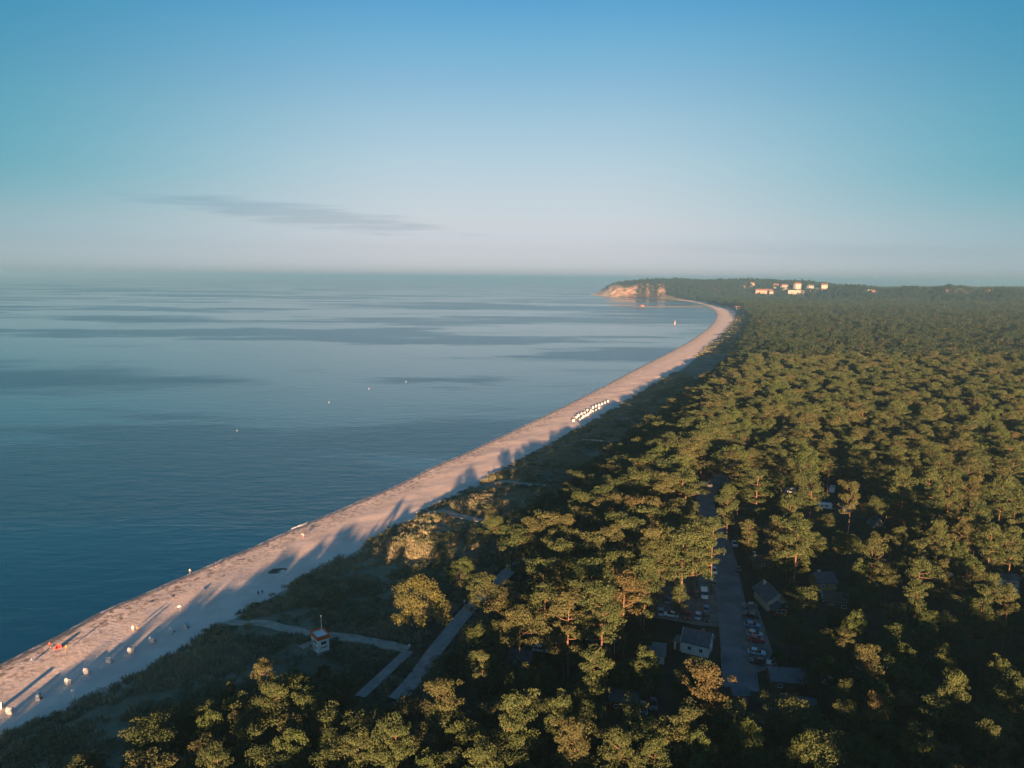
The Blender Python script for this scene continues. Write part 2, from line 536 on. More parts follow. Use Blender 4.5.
M_NEEDLE = leaf_mat('pine_needles', (0.017, 0.034, 0.014), (0.062, 0.085, 0.032), (0.074, 0.078, 0.036))
M_LEAF = leaf_mat('broad_leaves', (0.018, 0.036, 0.012), (0.056, 0.084, 0.028), (0.058, 0.078, 0.030))
M_BIRCH = leaf_mat('pale_leaves', (0.034, 0.046, 0.016), (0.096, 0.102, 0.034), (0.096, 0.100, 0.034))
M_FARN = leaf_mat('shade_darkened_far_needles', (0.007, 0.020, 0.012), (0.025, 0.045, 0.022), (0.036, 0.045, 0.022))  # far copy: self-shadow that the coarse crowns lack is put into the colour
M_HILLW = leaf_mat('dimmed_hill_leaves', (0.006, 0.018, 0.014), (0.022, 0.040, 0.024), (0.020, 0.036, 0.022))  # hill copy: dim, bluish distant light put into the leaf colour
M_BARK = mat('pine_bark', (0.115, 0.075, 0.055), 0.9, 0.1, noise=(2.5, 0.5))
M_BARKD = mat('dark_bark', (0.10, 0.085, 0.07), 0.9, 0.1, noise=(3, 0.4))
M_GRASS = leaf_mat('dune_grass_blades', (0.12, 0.14, 0.09), (0.26, 0.26, 0.17), (0.32, 0.28, 0.18))
M_SHRUB = leaf_mat('dune_shrub_leaves', (0.045, 0.068, 0.036), (0.115, 0.14, 0.07), (0.10, 0.125, 0.065))


def unit(v): return v / np.maximum(np.linalg.norm(v, axis=1, keepdims=True), 1e-9)


def leaf_quads(c, nrm, size, asp, r):
    """diamond faces at c, facing nrm"""
    n = len(c)
    t = unit(np.cross(nrm, r.normal(size=(n, 3))))
    s = np.cross(nrm, t)
    a = (size * asp)[:, None]; bq = size[:, None]
    lift = nrm * (size * 0.18)[:, None]
    V = np.stack([c - t * a, c - s * bq * .5 + lift, c + t * a, c + s * bq * .5 + lift], 1).reshape(-1, 3)
    return V, np.arange(n * 4).reshape(n, 4)


def puffs_to_mesh(pc, pr, per, size, asp, r, flat=0.6, jit=0.75):
    """needle clumps: pc centres, pr radii; outward-facing leaves over each lens-shaped clump"""
    C, N, T, Z = [], [], [], []
    for c, rad in zip(pc, pr):
        k = max(5, int(per * (0.7 + 0.6 * r.rand())))
        d = unit(r.normal(size=(k, 3)))
        d[:, 2] = np.abs(d[:, 2]) * np.where(r.rand(k) < 0.80, 1, -1)
        q = rad * (0.55 + 0.5 * r.rand(k))[:, None] * d
        q[:, 2] *= flat
        C.append(c + q)
        N.append(unit(d * 0.7 + np.array([0, 0, 0.35]) + jit * r.normal(size=(k, 3))))
        T.append(np.clip(np.full(k, r.rand()) * .7 + .3 * r.rand(k), 0, 1))
        Z.append(size * (0.7 + 0.6 * r.rand(k)))
    C = np.vstack(C); N = np.vstack(N); T = np.concatenate(T); Z = np.concatenate(Z)
    V, Q = leaf_quads(C, N, Z, asp, r)
    return V, Q, np.repeat(T, 4)


def tube(path, radii, sides=6):
    path = np.asarray(path, float)
    V, Fq = [], []
    for i, (p, rad) in enumerate(zip(path, radii)):
        d = path[min(i + 1, len(path) - 1)] - path[max(i - 1, 0)]
        d = d / (np.linalg.norm(d) + 1e-9)
        ref = np.array([1., 0, 0]) if abs(d[0]) < .8 else np.array([0, 1., 0])
        u = np.cross(d, ref); u /= np.linalg.norm(u); v = np.cross(d, u)
        for k in range(sides):
            a = 2 * math.pi * k / sides
            V.append(p + rad * (math.cos(a) * u + math.sin(a) * v))
    for i in range(len(path) - 1):
        for k in range(sides):
            a, b_ = i * sides + k, i * sides + (k + 1) % sides
            Fq.append((a, b_, b_ + sides, a + sides))
    return np.array(V), np.array(Fq)


def cat(parts):
    Vs, Fs, o = [], [], 0
    for V, Fq in parts:
        Vs.append(V); Fs.append(Fq + o); o += len(V)
    return np.vstack(Vs), np.vstack(Fs)


def make_pine(seed, Ht, cs, Rc, nb, per, size, lod=0):
    """Scots pine: bare bent trunk, layered flat clumps at the branch ends"""
    r = np.random.RandomState(seed)
    bend = r.normal(size=2) * 0.35
    ts = np.linspace(0, 1, 5 if lod else 9)
    tp = np.stack([bend[0] * np.sin(ts * 2.6) * ts, bend[1] * np.sin(ts * 3.1) * ts, ts * Ht * 0.94], 1)
    wood = [tube(tp, 0.26 * (1 - ts * 0.8) * Ht / 16, 5 if lod else 7)]
    at_t = lambda t: np.array([np.interp(t, ts, tp[:, k]) for k in range(3)])
    pc, pr = [], []
    lop = r.rand() * 6.28
    for i in range(nb):
        t = cs + (0.97 - cs) * ((i + r.rand()) / nb)
        q = (t - cs) / (0.97 - cs)
        prof = (0.55 + 0.45 * math.sin(math.pi * min(1, q * 0.9 + 0.12))) * (1.0 if q < 0.8 else 1.25 - q * 0.42)
        a = i * 2.4 + r.rand() * 1.0
        lean = 1 + 0.32 * math.cos(a - lop)
        ln = Rc * prof * lean * (0.65 + 0.5 * r.rand())
        e = math.radians(5 + 40 * q + r.normal() * 9)
        p0 = at_t(t)
        p2 = p0 + ln * np.array([math.cos(a) * math.cos(e), math.sin(a) * math.cos(e), math.sin(e) * 0.8])
        pm = (p0 + p2) / 2 + np.array([0, 0, -0.06 * ln])
        if not lod: wood.append(tube([p0, pm, p2], [0.075, 0.055, 0.025], 4))
        ks = ((1.0, 1.0), (0.62, 0.85)) if not lod else ((0.85, 1.25),)
        for f, s in ks:
            pc.append(p0 + (p2 - p0) * f + np.append(r.normal(size=2) * 0.35, 0.15 + 0.2 * r.rand())); pr.append(s * (0.85 + 0.5 * r.rand()) * (0.5 + 0.16 * Rc))
            if not lod and r.rand() < 0.6:
                pc.append(pc[-1] + np.append(r.normal(size=2) * 0.9, 0.1 + r.normal() * 0.25)); pr.append(pr[-1] * 0.75)
    top = at_t(1.0)
    for k in range(3 if lod else 6):
        pc.append(top + np.append(r.normal(size=2) * Rc * 0.27, r.rand() * 0.6 - 0.1)); pr.append((0.5 + 0.16 * Rc) * (0.8 + .4 * r.rand()))
    V, Q, T = puffs_to_mesh(np.array(pc), np.array(pr) * 1.12, per, size, 0.62, r, 0.50)
    return cat(wood), (V, Q, T)


def make_broad(seed, Ht, cs, Rc, npuff, per, size, lod=0):
    """round-crowned broadleaf: forked trunk, many clumps over an uneven dome"""
    r = np.random.RandomState(seed)
    th = Ht * 0.62
    ts = np.linspace(0, 1, 5)
    tp = np.stack([0.3 * np.sin(ts * 3), 0.2 * np.sin(ts * 2.2), ts * th], 1)
    wood = [tube(tp, 0.24 * (1 - ts * 0.7) * Ht / 13, 6)]
    cz = Ht * (cs + 1) / 2; rz = Ht * (1 - cs) / 2
    lob = unit(r.normal(size=(9, 3)))
    pc, pr = [], []
    for i in range(npuff):
        d = unit(r.normal(size=(1, 3)))[0]
        if d[2] < -0.45: d[2] *= -1
        bulge = 0.72 + 0.36 * np.max(lob @ d) ** 3
        k = bulge * (0.62 + 0.40 * math.sqrt(r.rand()))
        p = np.array([d[0] * Rc * k, d[1] * Rc * k, cz + d[2] * rz * k])
        pc.append(p); pr.append(Rc * (0.17 + 0.11 * r.rand()))
        if not lod and i % 6 == 0:
            b0 = np.array([tp[3][0], tp[3][1], th * (0.55 + 0.4 * r.rand())])
            wood.append(tube([b0, (b0 + p) / 2 + np.array([0, 0, -.2]), p], [0.09, 0.06, 0.02], 4))
    V, Q, T = puffs_to_mesh(np.array(pc), np.array(pr), per, size, 0.6, r, 0.8)
    return cat(wood), (V, Q, T)


def tree_meshes(name, data, leafm, barkm):
    (wv, wf), (V, Q, T) = data
    tr = add_mesh(name + '_trunk', wv, wf, barkm, True, link=False).data
    cr_ = add_mesh(name + '_crown', V, Q, leafm, False, link=False, attrs={'tint': T}).data
    return tr, cr_


def tree_joined(name, data, leafm, barkm):
    (wv, wf), (V, Q, T) = data
    VV = np.vstack([wv, V]); FF = np.vstack([wf, Q + len(wv)])
    return add_mesh(name, VV, FF, [barkm, leafm], False, link=False, attrs={'tint': np.r_[np.zeros(len(wv)), T]},
                    mi=np.r_[np.zeros(len(wf)), np.ones(len(Q))])


PINE_SPECS = [(11, 16, .46, 3.4, 20), (12, 16, .38, 3.9, 23), (13, 16, .54, 3.1, 17), (14, 16, .42, 4.3, 25), (15, 16, .58, 3.7, 17), (16, 16, .32, 2.8, 21), (17, 16, .48, 3.7, 20), (18, 16, .40, 3.2, 14), (19, 16, .62, 4.0, 16)]
BROAD_SPECS = [(31, 12, .22, 4.0, 95), (32, 12, .30, 3.5, 85), (33, 12, .12, 3.0, 80)]
PINES = [make_pine(s, h, c, r_, nb, 92, 0.235) for s, h, c, r_, nb in PINE_SPECS]
BROADS = [make_broad(s, h, c, r_, n_, 85, 0.23) for s, h, c, r_, n_ in BROAD_SPECS]
KIND = {}
for i, d in enumerate(PINES): KIND['pine', i] = tree_meshes('pine', d, M_NEEDLE, M_BARK)
for i, d in enumerate(BROADS): KIND['broad', i] = tree_meshes('broadleaf', d, M_LEAF, M_BARKD)
KIND['lone', 0] = tree_meshes('lone', make_broad(77, 13, .14, 5.8, 84, 90, 0.22), M_BIRCH, M_BARKD)

protos = bpy.data.collections.new('tree_kinds')
jn = 0
for i, d in enumerate(PINES): protos.objects.link(tree_joined('k%02d' % jn, d, M_NEEDLE, M_BARK)); jn += 1
for i, d in enumerate(BROADS): protos.objects.link(tree_joined('k%02d' % jn, d, M_LEAF, M_BARKD)); jn += 1
N_NEAR = jn
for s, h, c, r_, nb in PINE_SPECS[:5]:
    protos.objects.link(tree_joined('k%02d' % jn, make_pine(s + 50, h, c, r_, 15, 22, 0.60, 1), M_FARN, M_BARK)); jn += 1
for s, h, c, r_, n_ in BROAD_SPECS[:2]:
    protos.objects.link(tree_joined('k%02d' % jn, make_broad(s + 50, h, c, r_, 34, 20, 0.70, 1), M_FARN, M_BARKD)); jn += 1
N_HILL = jn
for i, (s, h, c, r_) in enumerate(((201, 15, .15, 4.6), (202, 15, .22, 4.0), (203, 17, .2, 4.4), (204, 12, .1, 4.2))):
    protos.objects.link(tree_joined('k%02d' % jn, make_broad(s, h, c, r_, 34, 15, 0.9, 1), M_HILLW, M_BARKD)); jn += 1
N_ALL = jn


def scatter(name, pts, scale, rot, index, collection, kind='stuff'):
    """ONE object that sets the collection's meshes on its points"""
    me = bpy.data.meshes.new(name)
    n = len(pts)
    me.vertices.add(n)
    me.vertices.foreach_set('co', np.asarray(pts, np.float32).ravel())
    for k, v, t in (('size', scale, 'FLOAT_VECTOR'), ('turn', rot, 'FLOAT_VECTOR'), ('which', index, 'INT')):
        a = me.attributes.new(k, t, 'POINT')
        a.data.foreach_set('vector' if t == 'FLOAT_VECTOR' else 'value', np.asarray(v, np.float32 if t == 'FLOAT_VECTOR' else np.int32).ravel())
    o = bpy.data.objects.new(name, me)
    COL.objects.link(o)
    ng = bpy.data.node_groups.new(name, 'GeometryNodeTree')
    ng.interface.new_socket('Geometry', in_out='INPUT', socket_type='NodeSocketGeometry')
    ng.interface.new_socket('Geometry', in_out='OUTPUT', socket_type='NodeSocketGeometry')
    N = ng.nodes; L = ng.links.new
    gi = N.new('NodeGroupInput'); go = N.new('NodeGroupOutput'); ip = N.new('GeometryNodeInstanceOnPoints'); ci = N.new('GeometryNodeCollectionInfo')
    ci.inputs[0].default_value = collection
    ci.inputs[1].default_value = True
    ci.inputs[2].default_value = True
    ip.inputs['Pick Instance'].default_value = True

    def na(nm, t):
        x = N.new('GeometryNodeInputNamedAttribute'); x.data_type = t; x.inputs[0].default_value = nm
        return x.outputs[0]
    L(gi.outputs[0], ip.inputs['Points']); L(ci.outputs[0], ip.inputs['Instance'])
    L(na('which', 'INT'), ip.inputs['Instance Index']); L(na('size', 'FLOAT_VECTOR'), ip.inputs['Scale']); L(na('turn', 'FLOAT_VECTOR'), ip.inputs['Rotation'])
    L(ip.outputs[0], go.inputs[0])
    md = o.modifiers.new('scatter', 'NODES'); md.node_group = ng
    tag(o, kind=kind)
    return o


# ------------------------------------------------------------------ where trees stand
EDGE_PX = [(20, 800), (95, 752), (150, 718), (205, 690), (250, 668), (300, 668), (330, 668)]      # crowns near the bottom left
EDGE2_PX = [(480, 606), (472, 572), (484, 545), (500, 525), (532, 511), (556, 497), (577, 481), (596, 465), (613, 452), (633, 436), (653, 421), (673, 405), (696, 386), (715, 370), (732, 355), (740, 340), (748, 328), (752, 319), (748, 313)]
e1 = P2(EDGE_PX, 13); e2 = P2(EDGE2_PX, 11)
edge_back = e1[0] + np.array([-0.32, -1.0]) * 330
bay = P2([(738, 308.5), (718, 304), (692, 300.2), (662, 297.6)], 6)
forest_line = np.vstack([[edge_back], e1, P2([(345, 690), (375, 705), (430, 670), (470, 640)], 8), e2, bay])
wall_px = [(650, 297), (625, 295.5), (598, 291.5)]
hd = np.array([[tip[0] + 60, tip[1] + 60]])
forest_poly = np.vstack([forest_line, hd, far_coast[1:-1] * 0.97, [[8000, -2000], [edge_back[0], -2000]]])

# clear views: pixel windows where the photo shows road, cars, roofs or open ground
KEEP = np.zeros((900, 1200), bool)          # offset 60,60


def clear(x0, y0, x1, y1): KEEP[int(y0) + 60:int(y1) + 61, int(x0) + 60:int(x1) + 61] = True


def clear_line(pts, hw):
    for (xa, ya), (xb, yb) in zip(pts[:-1], pts[1:]):
        n = int(max(abs(xb - xa), abs(yb - ya))) + 1
        for k in range(n + 1):
            x = xa + (xb - xa) * k / n; y = ya + (yb - ya) * k / n
            clear(x - hw, y - 1, x + hw, y + 1)


ROAD_PX = [(741, 690), (736, 640), (729, 590), (723, 556), (716, 535), (708, 515), (704, 500), (709, 488), (722, 478), (738, 470)]
PROM_PX = [(396, 700), (415, 680), (432, 655), (448, 635), (466, 612), (490, 590), (515, 566), (535, 552)]
PATH_PX = [(222, 621), (250, 624), (285, 629), (322, 636), (350, 638), (380, 643), (408, 650)]
PATH2_PX = [(409, 651), (395, 664), (378, 680), (360, 697)]
PATHS_SMALL = [[(432, 512), (452, 515), (481, 521)], [(498, 482), (520, 484), (545, 486)], [(574, 440), (598, 442), (620, 443)]]
clear_line(ROAD_PX[:4], 11)
clear_line([(722, 553), (716, 536)], 4)
clear_line(ROAD_PX[5:9], 6)
clear_line(PROM_PX[:5], 8); clear_line([(496, 579), (526, 558)], 3); clear(460, 597, 469, 615); clear(503, 561, 511, 578)
clear_line(PATH_PX, 5); clear_line(PATH2_PX, 5)
for q in ((655, 580, 722, 624), (672, 626, 718, 664), (742, 600, 770, 672), (755, 582, 786, 612), (812, 563, 848, 606), (764, 668, 806, 682), (780, 692, 808, 716),
          (594, 644, 616, 656), (634, 645, 670, 656), (610, 688, 642, 706), (744, 548, 776, 566), (729, 690, 748, 700), (300, 622, 334, 654), (655, 492, 664, 500), (700, 478, 716, 488),
          (985, 572, 1022, 584), (870, 516, 882, 526), (783, 486, 794, 496), (826, 484, 838, 494), (818, 500, 832, 512), (842, 500, 856, 516), (926, 692, 940, 704), (640, 700, 658, 712),
          (505, 645, 545, 664)):
    clear(*q)

ROAD_W = [on_ground(x, y) for x, y in ROAD_PX]
PROM_W = [on_ground(x, y) for x, y in PROM_PX]
PATH_W = [on_ground(x, y) for x, y in PATH_PX]
PATH2_W = [on_ground(x, y) for x, y in PATH2_PX]
road2 = np.array([p[:2] for p in ROAD_W]); prom2 = np.array([p[:2] for p in PROM_W])

CAPX = np.array([-200, -66, -58, -50, -38, -24, 0, 100.]); CAPH = np.array([13.4, 13.2, 10.8, 9.4, 9.6, 12.8, 11.0, 11.0])  # tree height limits fitted to where their shade ends on the sand


def cap(x, y):
    """the wood is wind-shorn: lowest along its seaward edge"""
    d = seg_dist(np.array([[x, y]]), forest_line)[0] if np.isscalar(x) else seg_dist(np.stack([x, y], 1), forest_line)
    return np.interp(x, CAPX, CAPH) + 0.28 * d


trees = []     # x, y, z, height, width factor, kind, variant, rz, hero?


def ok_view(x, y, z, h, rad, strict=True):
    zs = np.array([0.98, 0.85, 0.7, 0.55]) * h + z
    pts = [(x + dx * rad, y, zz) for zz in zs for dx in (-.75, 0, .75)]
    u, v, ww = proj(pts)
    if ww.min() < 1: return True
    m_ = (u > -60) & (u < 1130) & (v > -60) & (v < 830)
    return not KEEP[(v[m_] + 60).astype(int), (u[m_] + 60).astype(int)].any()


# crowns read off the photograph: px x, px y of the crown's middle, crown width in px, kind, height
HERO = [
    (421, 596, 56, 'lone', 13.5), (462, 570, 30, 'broad', 9), (487, 588, 44, 'pine', 14), (510, 600, 50, 'pine', 15), 
    (520, 625, 50, 'pine', 15), (545, 605, 52, 'pine', 16), (570, 612, 50, 'pine', 17), (545, 575, 48, 'pine', 16), (603, 605, 56, 'pine', 17), (646, 572, 38, 'pine', 17),
    (625, 590, 50, 'pine', 16), (590, 582, 48, 'pine', 16), (560, 556, 46, 'pine', 15), (520, 540, 44, 'pine', 14), (497, 527, 34, 'pine', 12),
    (680, 593, 20, 'pine', 9), (654, 545, 40, 'pine', 17), (699, 550, 30, 'broad', 11),
    (714, 533, 30, 'pine', 17), (729, 500, 26, 'pine', 16), (759, 481, 36, 'pine', 15), (791, 512, 30, 'pine', 19), (797, 536, 48, 'pine', 17), (780, 534, 30, 'pine', 14),
    (812, 486, 34, 'pine', 16), (851, 496, 24, 'pine', 17), (750, 528, 22, 'pine', 12), (873, 549, 20, 'pine', 15), (860, 568, 18, 'broad', 11),
    (806, 598, 42, 'pine', 9), (790, 627, 30, 'pine', 8), (872, 473, 22, 'pine', 15), (904, 481, 26, 'pine', 18), (929, 485, 24, 'pine', 18), (950, 485, 28, 'pine', 18),
    (972, 489, 28, 'pine', 17), (1002, 489, 30, 'pine', 17), (1014, 502, 28, 'pine', 17), (897, 538, 24, 'pine', 13), (872, 551, 16, 'pine', 12), (920, 552, 22, 'pine', 13),
    (939, 510, 24, 'pine', 15), (962, 512, 26, 'pine', 16), (977, 518, 26, 'pine', 16), (939, 534, 24, 'pine', 15), (966, 530, 26, 'pine', 15), (991, 539, 30, 'pine', 15),
    (1012, 541, 28, 'pine', 15), (943, 551, 26, 'pine', 14), (958, 552, 20, 'broad', 12), (920, 572, 34, 'pine', 14), (918, 597, 28, 'pine', 13), (943, 570, 20, 'pine', 12),
    (993, 586, 20, 'pine', 12), (983, 599, 26, 'pine', 13), (1008, 600, 26, 'pine', 13), (864, 660, 34, 'pine', 13), (855, 624, 26, 'broad', 11), (945, 662, 28, 'broad', 11),
    (955, 692, 34, 'pine', 14), (1001, 676, 24, 'pine', 13), (1017, 696, 28, 'pine', 14), (844, 696, 22, 'pine', 11), (872, 713, 24, 'pine', 12), (846, 718, 24, 'pine', 11),
    (881, 700, 22, 'broad', 11), (866, 753, 26, 'broad', 10), (990, 742, 32, 'pine', 12), (793, 593, 22, 'broad', 8),
    (593, 668, 44, 'pine', 15), (647, 664, 34, 'broad', 11), (707, 686, 54, 'pine', 14), (688, 722, 46, 'pine', 13), (563, 716, 26, 'pine', 14), (578, 704, 20, 'broad', 10),
    (263, 676, 26, 'pine', 12), (274, 700, 42, 'pine', 12), (306, 712, 32, 'pine', 11), (228, 698, 22, 'broad', 9), (188, 718, 24, 'broad', 9), (210, 730, 34, 'broad', 10),
    (170, 740, 30, 'broad', 9), (216, 768, 40, 'pine', 11), (324, 672, 16, 'broad', 4.5), (340, 728, 30, 'broad', 9), (357, 750, 46, 'pine', 13), (394, 745, 48, 'pine', 14),
    (483, 666, 26, 'pine', 12), (446, 698, 46, 'pine', 13), (516, 718, 48, 'pine', 15), (452, 740, 24, 'broad', 10), (483, 766, 46, 'pine', 13), (430, 768, 40, 'broad', 11),
    (511, 686, 20, 'broad', 9), (575, 742, 40, 'pine', 13), (620, 752, 42, 'pine', 13), (655, 758, 40, 'pine', 12), (696, 752, 40, 'broad', 11), (745, 740, 44, 'broad', 11), (800, 752, 44, 'broad', 11),
    (540, 690, 28, 'broad', 8), (140, 768, 40, 'broad', 9), (290, 752, 44, 'broad', 11), (255, 728, 36, 'broad', 9), (920, 745, 46, 'broad', 11), (905, 660, 36, 'broad', 10),
]
for (px, py, wpx, kind, h) in HERO:
    f = 0.76 if kind != 'pine' else 0.80
    z = 4.0
    for _ in range(5):
        p = at(px, py, z + h * f); z = gz(p.x, p.y)
        if kind != 'lone': h = min(h, float(cap(p.x, p.y)) + 0.6)
    dep = float(proj([tuple(p)])[2][0])
    wm = wpx * dep / F
    if kind == 'pine':
        v = rng.randint(len(PINE_SPECS)); base_r = PINE_SPECS[v][3] + 1.0; h0 = 16
    elif kind == 'lone':
        v = 0; base_r = 6.0; h0 = 13
    else:
        v = rng.randint(len(BROAD_SPECS)); base_r = BROAD_SPECS[v][3] + .4; h0 = 12
    k = wm / 2 / base_r
    k = float(np.clip(k, 0.6 * h / h0, 1.5 * h / h0))
    trees.append([p.x, p.y, z, h / h0, k, kind, v, rng.rand() * 6.28, True])

hero_xy = np.array([[t[0], t[1]] for t in trees]); hero_r = np.array([t[4] * 3.4 for t in trees])


def jitter_grid(x0, x1, y0, y1, s, keep):
    nx, ny = int((x1 - x0) / s) + 1, int((y1 - y0) / s) + 1
    gx, gy = np.meshgrid(np.arange(nx), np.arange(ny))
    P = np.stack([x0 + (gx + (gy % 2) * .5) * s, y0 + gy * s], -1).reshape(-1, 2)
    P = P + (rng.rand(len(P), 2) - .5) * s * 0.85
    return P[keep(P)]


def in_view(P, m=0.86): return np.abs(P[:, 0]) < np.maximum(P[:, 1], 0) * m + 60


near = jitter_grid(-140, 420, 85, 480, 5.3, lambda P: in_view(P) & inside(P, forest_poly))
fill = []
road_d = seg_dist(near, road2); prom_d = seg_dist(near, prom2)
nz = ground_z(near)
for (x, y), z, rd, pd in zip(near, nz, road_d, prom_d):
    if rd < 5.0 or pd < 3.5: continue
    dh = np.hypot(hero_xy[:, 0] - x, hero_xy[:, 1] - y)
    if (dh < hero_r * 0.42 + 0.9).any(): continue
    u, v, ww = proj([(x, y, z + 8)]); u, v = u[0], v[0]
    q = rng.rand()
    low = (v > 600 and u < 1000) or (u > 735 and v > 470)
    mid = u > 735 and 430 < v <= 470
    if low: h = 5.0 + 5.0 * q
    elif mid: h = 9 + 6 * q
    else: h = 12.5 + 5.5 * q
    h = min(h, float(cap(x, y)) * (0.8 + 0.22 * q))
    if low and u > 735 and v < 640 and rng.rand() < 0.25: continue
    kind = 'broad' if rng.rand() < (0.55 if low else 0.07) else 'pine'
    var = rng.randint(len(PINE_SPECS) if kind == 'pine' else len(BROAD_SPECS))
    rad = (3.6 if kind == 'pine' else 3.6) * h / 15
    good = ok_view(x, y, z, h, rad)
    if not good:
        h = 3.0 + 2.0 * rng.rand(); kind = 'broad'; var = 2; rad = 1.4
        if not ok_view(x, y, z, h, rad): continue
    k = h / (16 if kind == 'pine' else 12)
    fill.append([x, y, z, k, k * (0.9 + 0.35 * rng.rand()) * (1.15 if low else 1.0), kind, var, rng.rand() * 6.28, False])

# image size of each tree decides which ones are objects of their own
allt = trees + fill
ctr = np.array([(t[0], t[1], t[2] + t[3] * 11) for t in allt])
u, v, ww = proj(ctr)
vis = (u > -15) & (u < 1039) & (v > 300) & (v < 775)
size = np.array([t[3] * t[4] for t in allt]) / ww ** 2 * vis + np.array([1.0 if t[8] else 0.0 for t in allt]) * vis
order = np.argsort(-size)
solo = [i for i in order[:298] if size[i] > 0]
solo_set = set(solo)
rest = [t for i, t in enumerate(allt) if i not in solo_set]

# far trees, the forest beyond, the hills
far = []
A = jitter_grid(-60, 1000, 480, 1000, 7.2, lambda P: in_view(P, .84) & inside(P, forest_poly))
B = jitter_grid(-60, 1800, 1000, 1900, 9.0, lambda P: in_view(P, .84) & inside(P, forest_poly))
Cc = jitter_grid(200, 3300, 1900, 3900, 12.5, lambda P: in_view(P, .84) & inside(P, forest_poly))
for P, sc_ in ((A, 1.0), (B, 1.15), (Cc, 1.3)):
    z = ground_z(P); ds = signed(P, land_poly, shore_line)
    dz = np.abs(ground_z(P + np.array([0, 14.0])) - z) + np.abs(ground_z(P + np.array([-14.0, 0])) - z)
    hn = wob(P, 90, 8); clf = cliffs(P); gp2 = wob(P, 31, 15)
    for (x, y), zz, d, s_, hw, c_l, g2 in zip(P, z, ds, dz, hn, clf, gp2):
        if d < 20 or (c_l > 0.3 and d < 48 and rng.rand() < 0.9): continue
        if rng.rand() < 0.05 + 0.22 * max(0, g2): continue
        hgt = (0.86 + 0.12 * hw + 0.08 * g2 + 0.46 * (rng.rand() - .5)) * (1.0 if sc_ < 1.2 else 0.95)
        if y < 1500: hgt = min(hgt, float(cap(x, y)) / 16 * (0.8 + 0.22 * rng.rand()))
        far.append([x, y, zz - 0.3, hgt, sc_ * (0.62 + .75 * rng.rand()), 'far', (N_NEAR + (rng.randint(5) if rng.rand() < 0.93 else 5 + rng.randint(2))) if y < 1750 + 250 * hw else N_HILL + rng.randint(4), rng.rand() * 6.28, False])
# the woods go on behind and below the camera; their crowns shade the foreground
back = np.vstack([jitter_grid(-150, 20, -190, 90, 4.6, lambda P: inside(P, forest_poly)), jitter_grid(20, 330, -190, 90, 6.4, lambda P: inside(P, forest_poly))])
bz = ground_z(back)
bc = cap(back[:, 0], back[:, 1])
for (x, y), zz, c_ in zip(back, bz, bc):
    if x < 20: h = min(c_, 12.8 if x < -52 else 11.9) * (0.86 + 0.16 * rng.rand())
    elif y < 44: h = 11.8 + 2.2 * min(1, (x - 20) / 40) + 4.5 * rng.rand()
    else: h = 8 + 3 * rng.rand()
    if x < 20 and y > 60: h = min(h, 9.5)
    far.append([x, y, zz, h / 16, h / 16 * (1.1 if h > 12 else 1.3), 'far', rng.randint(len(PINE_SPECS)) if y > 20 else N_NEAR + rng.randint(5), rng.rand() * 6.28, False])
off = {'pine': 0, 'broad': len(PINE_SPECS), 'far': 0}
S_ = rest + far
scatter('pine_forest', [(t[0], t[1], t[2]) for t in S_], [(t[4], t[4], t[3]) for t in S_], [(0, 0, t[7]) for t in S_], [t[6] + off[t[5]] for t in S_], protos)
print('TREES', len(trees), len(fill), len(solo), len(rest), len(far))

solo_trees = []
for i in solo:
    x, y, z, kh, kw, kind, v_, rz, hero = allt[i]
    tm, cm = KIND[kind, v_]
    root = empty('pine_tree' if kind == 'pine' else 'broadleaf_tree', (x, y, z), rz)
    root.scale = (kw, kw, kh)
    for nm, me in (('trunk', tm), ('crown', cm)):
        o = bpy.data.objects.new(nm, me); COL.objects.link(o); o.parent = root
    solo_trees.append((root, kind, hero, x, y, z, kh * (16 if kind == 'pine' else 12), kw))

# ------------------------------------------------------------------ dune vegetation


def make_tuft(seed, n, rad, h):
    r = np.random.RandomState(seed)
    a = r.rand(n) * 6.28; q = np.sqrt(r.rand(n)) * rad
    p = np.stack([q * np.cos(a), q * np.sin(a), np.zeros(n)], 1)
    ln = h * (0.6 + 0.6 * r.rand(n))
    dr = np.stack([np.cos(a) * .4 + r.normal(size=n) * .3, np.sin(a) * .4 + r.normal(size=n) * .3, np.ones(n)], 1)
    dr = unit(dr); tipv = p + dr * ln[:, None]
    s = unit(np.cross(dr, r.normal(size=(n, 3)))) * 0.075
    V = np.stack([p - s, p + s, tipv + s * .3, tipv - s * .3], 1).reshape(-1, 3)
    return V, np.arange(n * 4).reshape(n, 4), np.repeat(r.rand(n), 4)


tufts = bpy.data.collections.new('tuft_kinds')
for i in range(3):
    V, Q, T = make_tuft(60 + i, 70, 0.75, 0.75)
    tufts.objects.link(add_mesh('t%d' % i, V, Q, M_GRASS, False, link=False, attrs={'tint': T}))
for i in range(3):
    r = np.random.RandomState(80 + i)
    pc = np.column_stack([r.normal(size=(9, 2)) * 0.55, 0.25 + 0.45 * r.rand(9)])
    V, Q, T = puffs_to_mesh(pc, 0.35 + .25 * r.rand(9), 26, 0.17, 0.6, r, .8)
    tufts.objects.link(add_mesh('t%d' % (3 + i), V, Q, M_SHRUB, False, link=False, attrs={'tint': T}))


def dune_area(P):
    return inside(P, dune_poly)


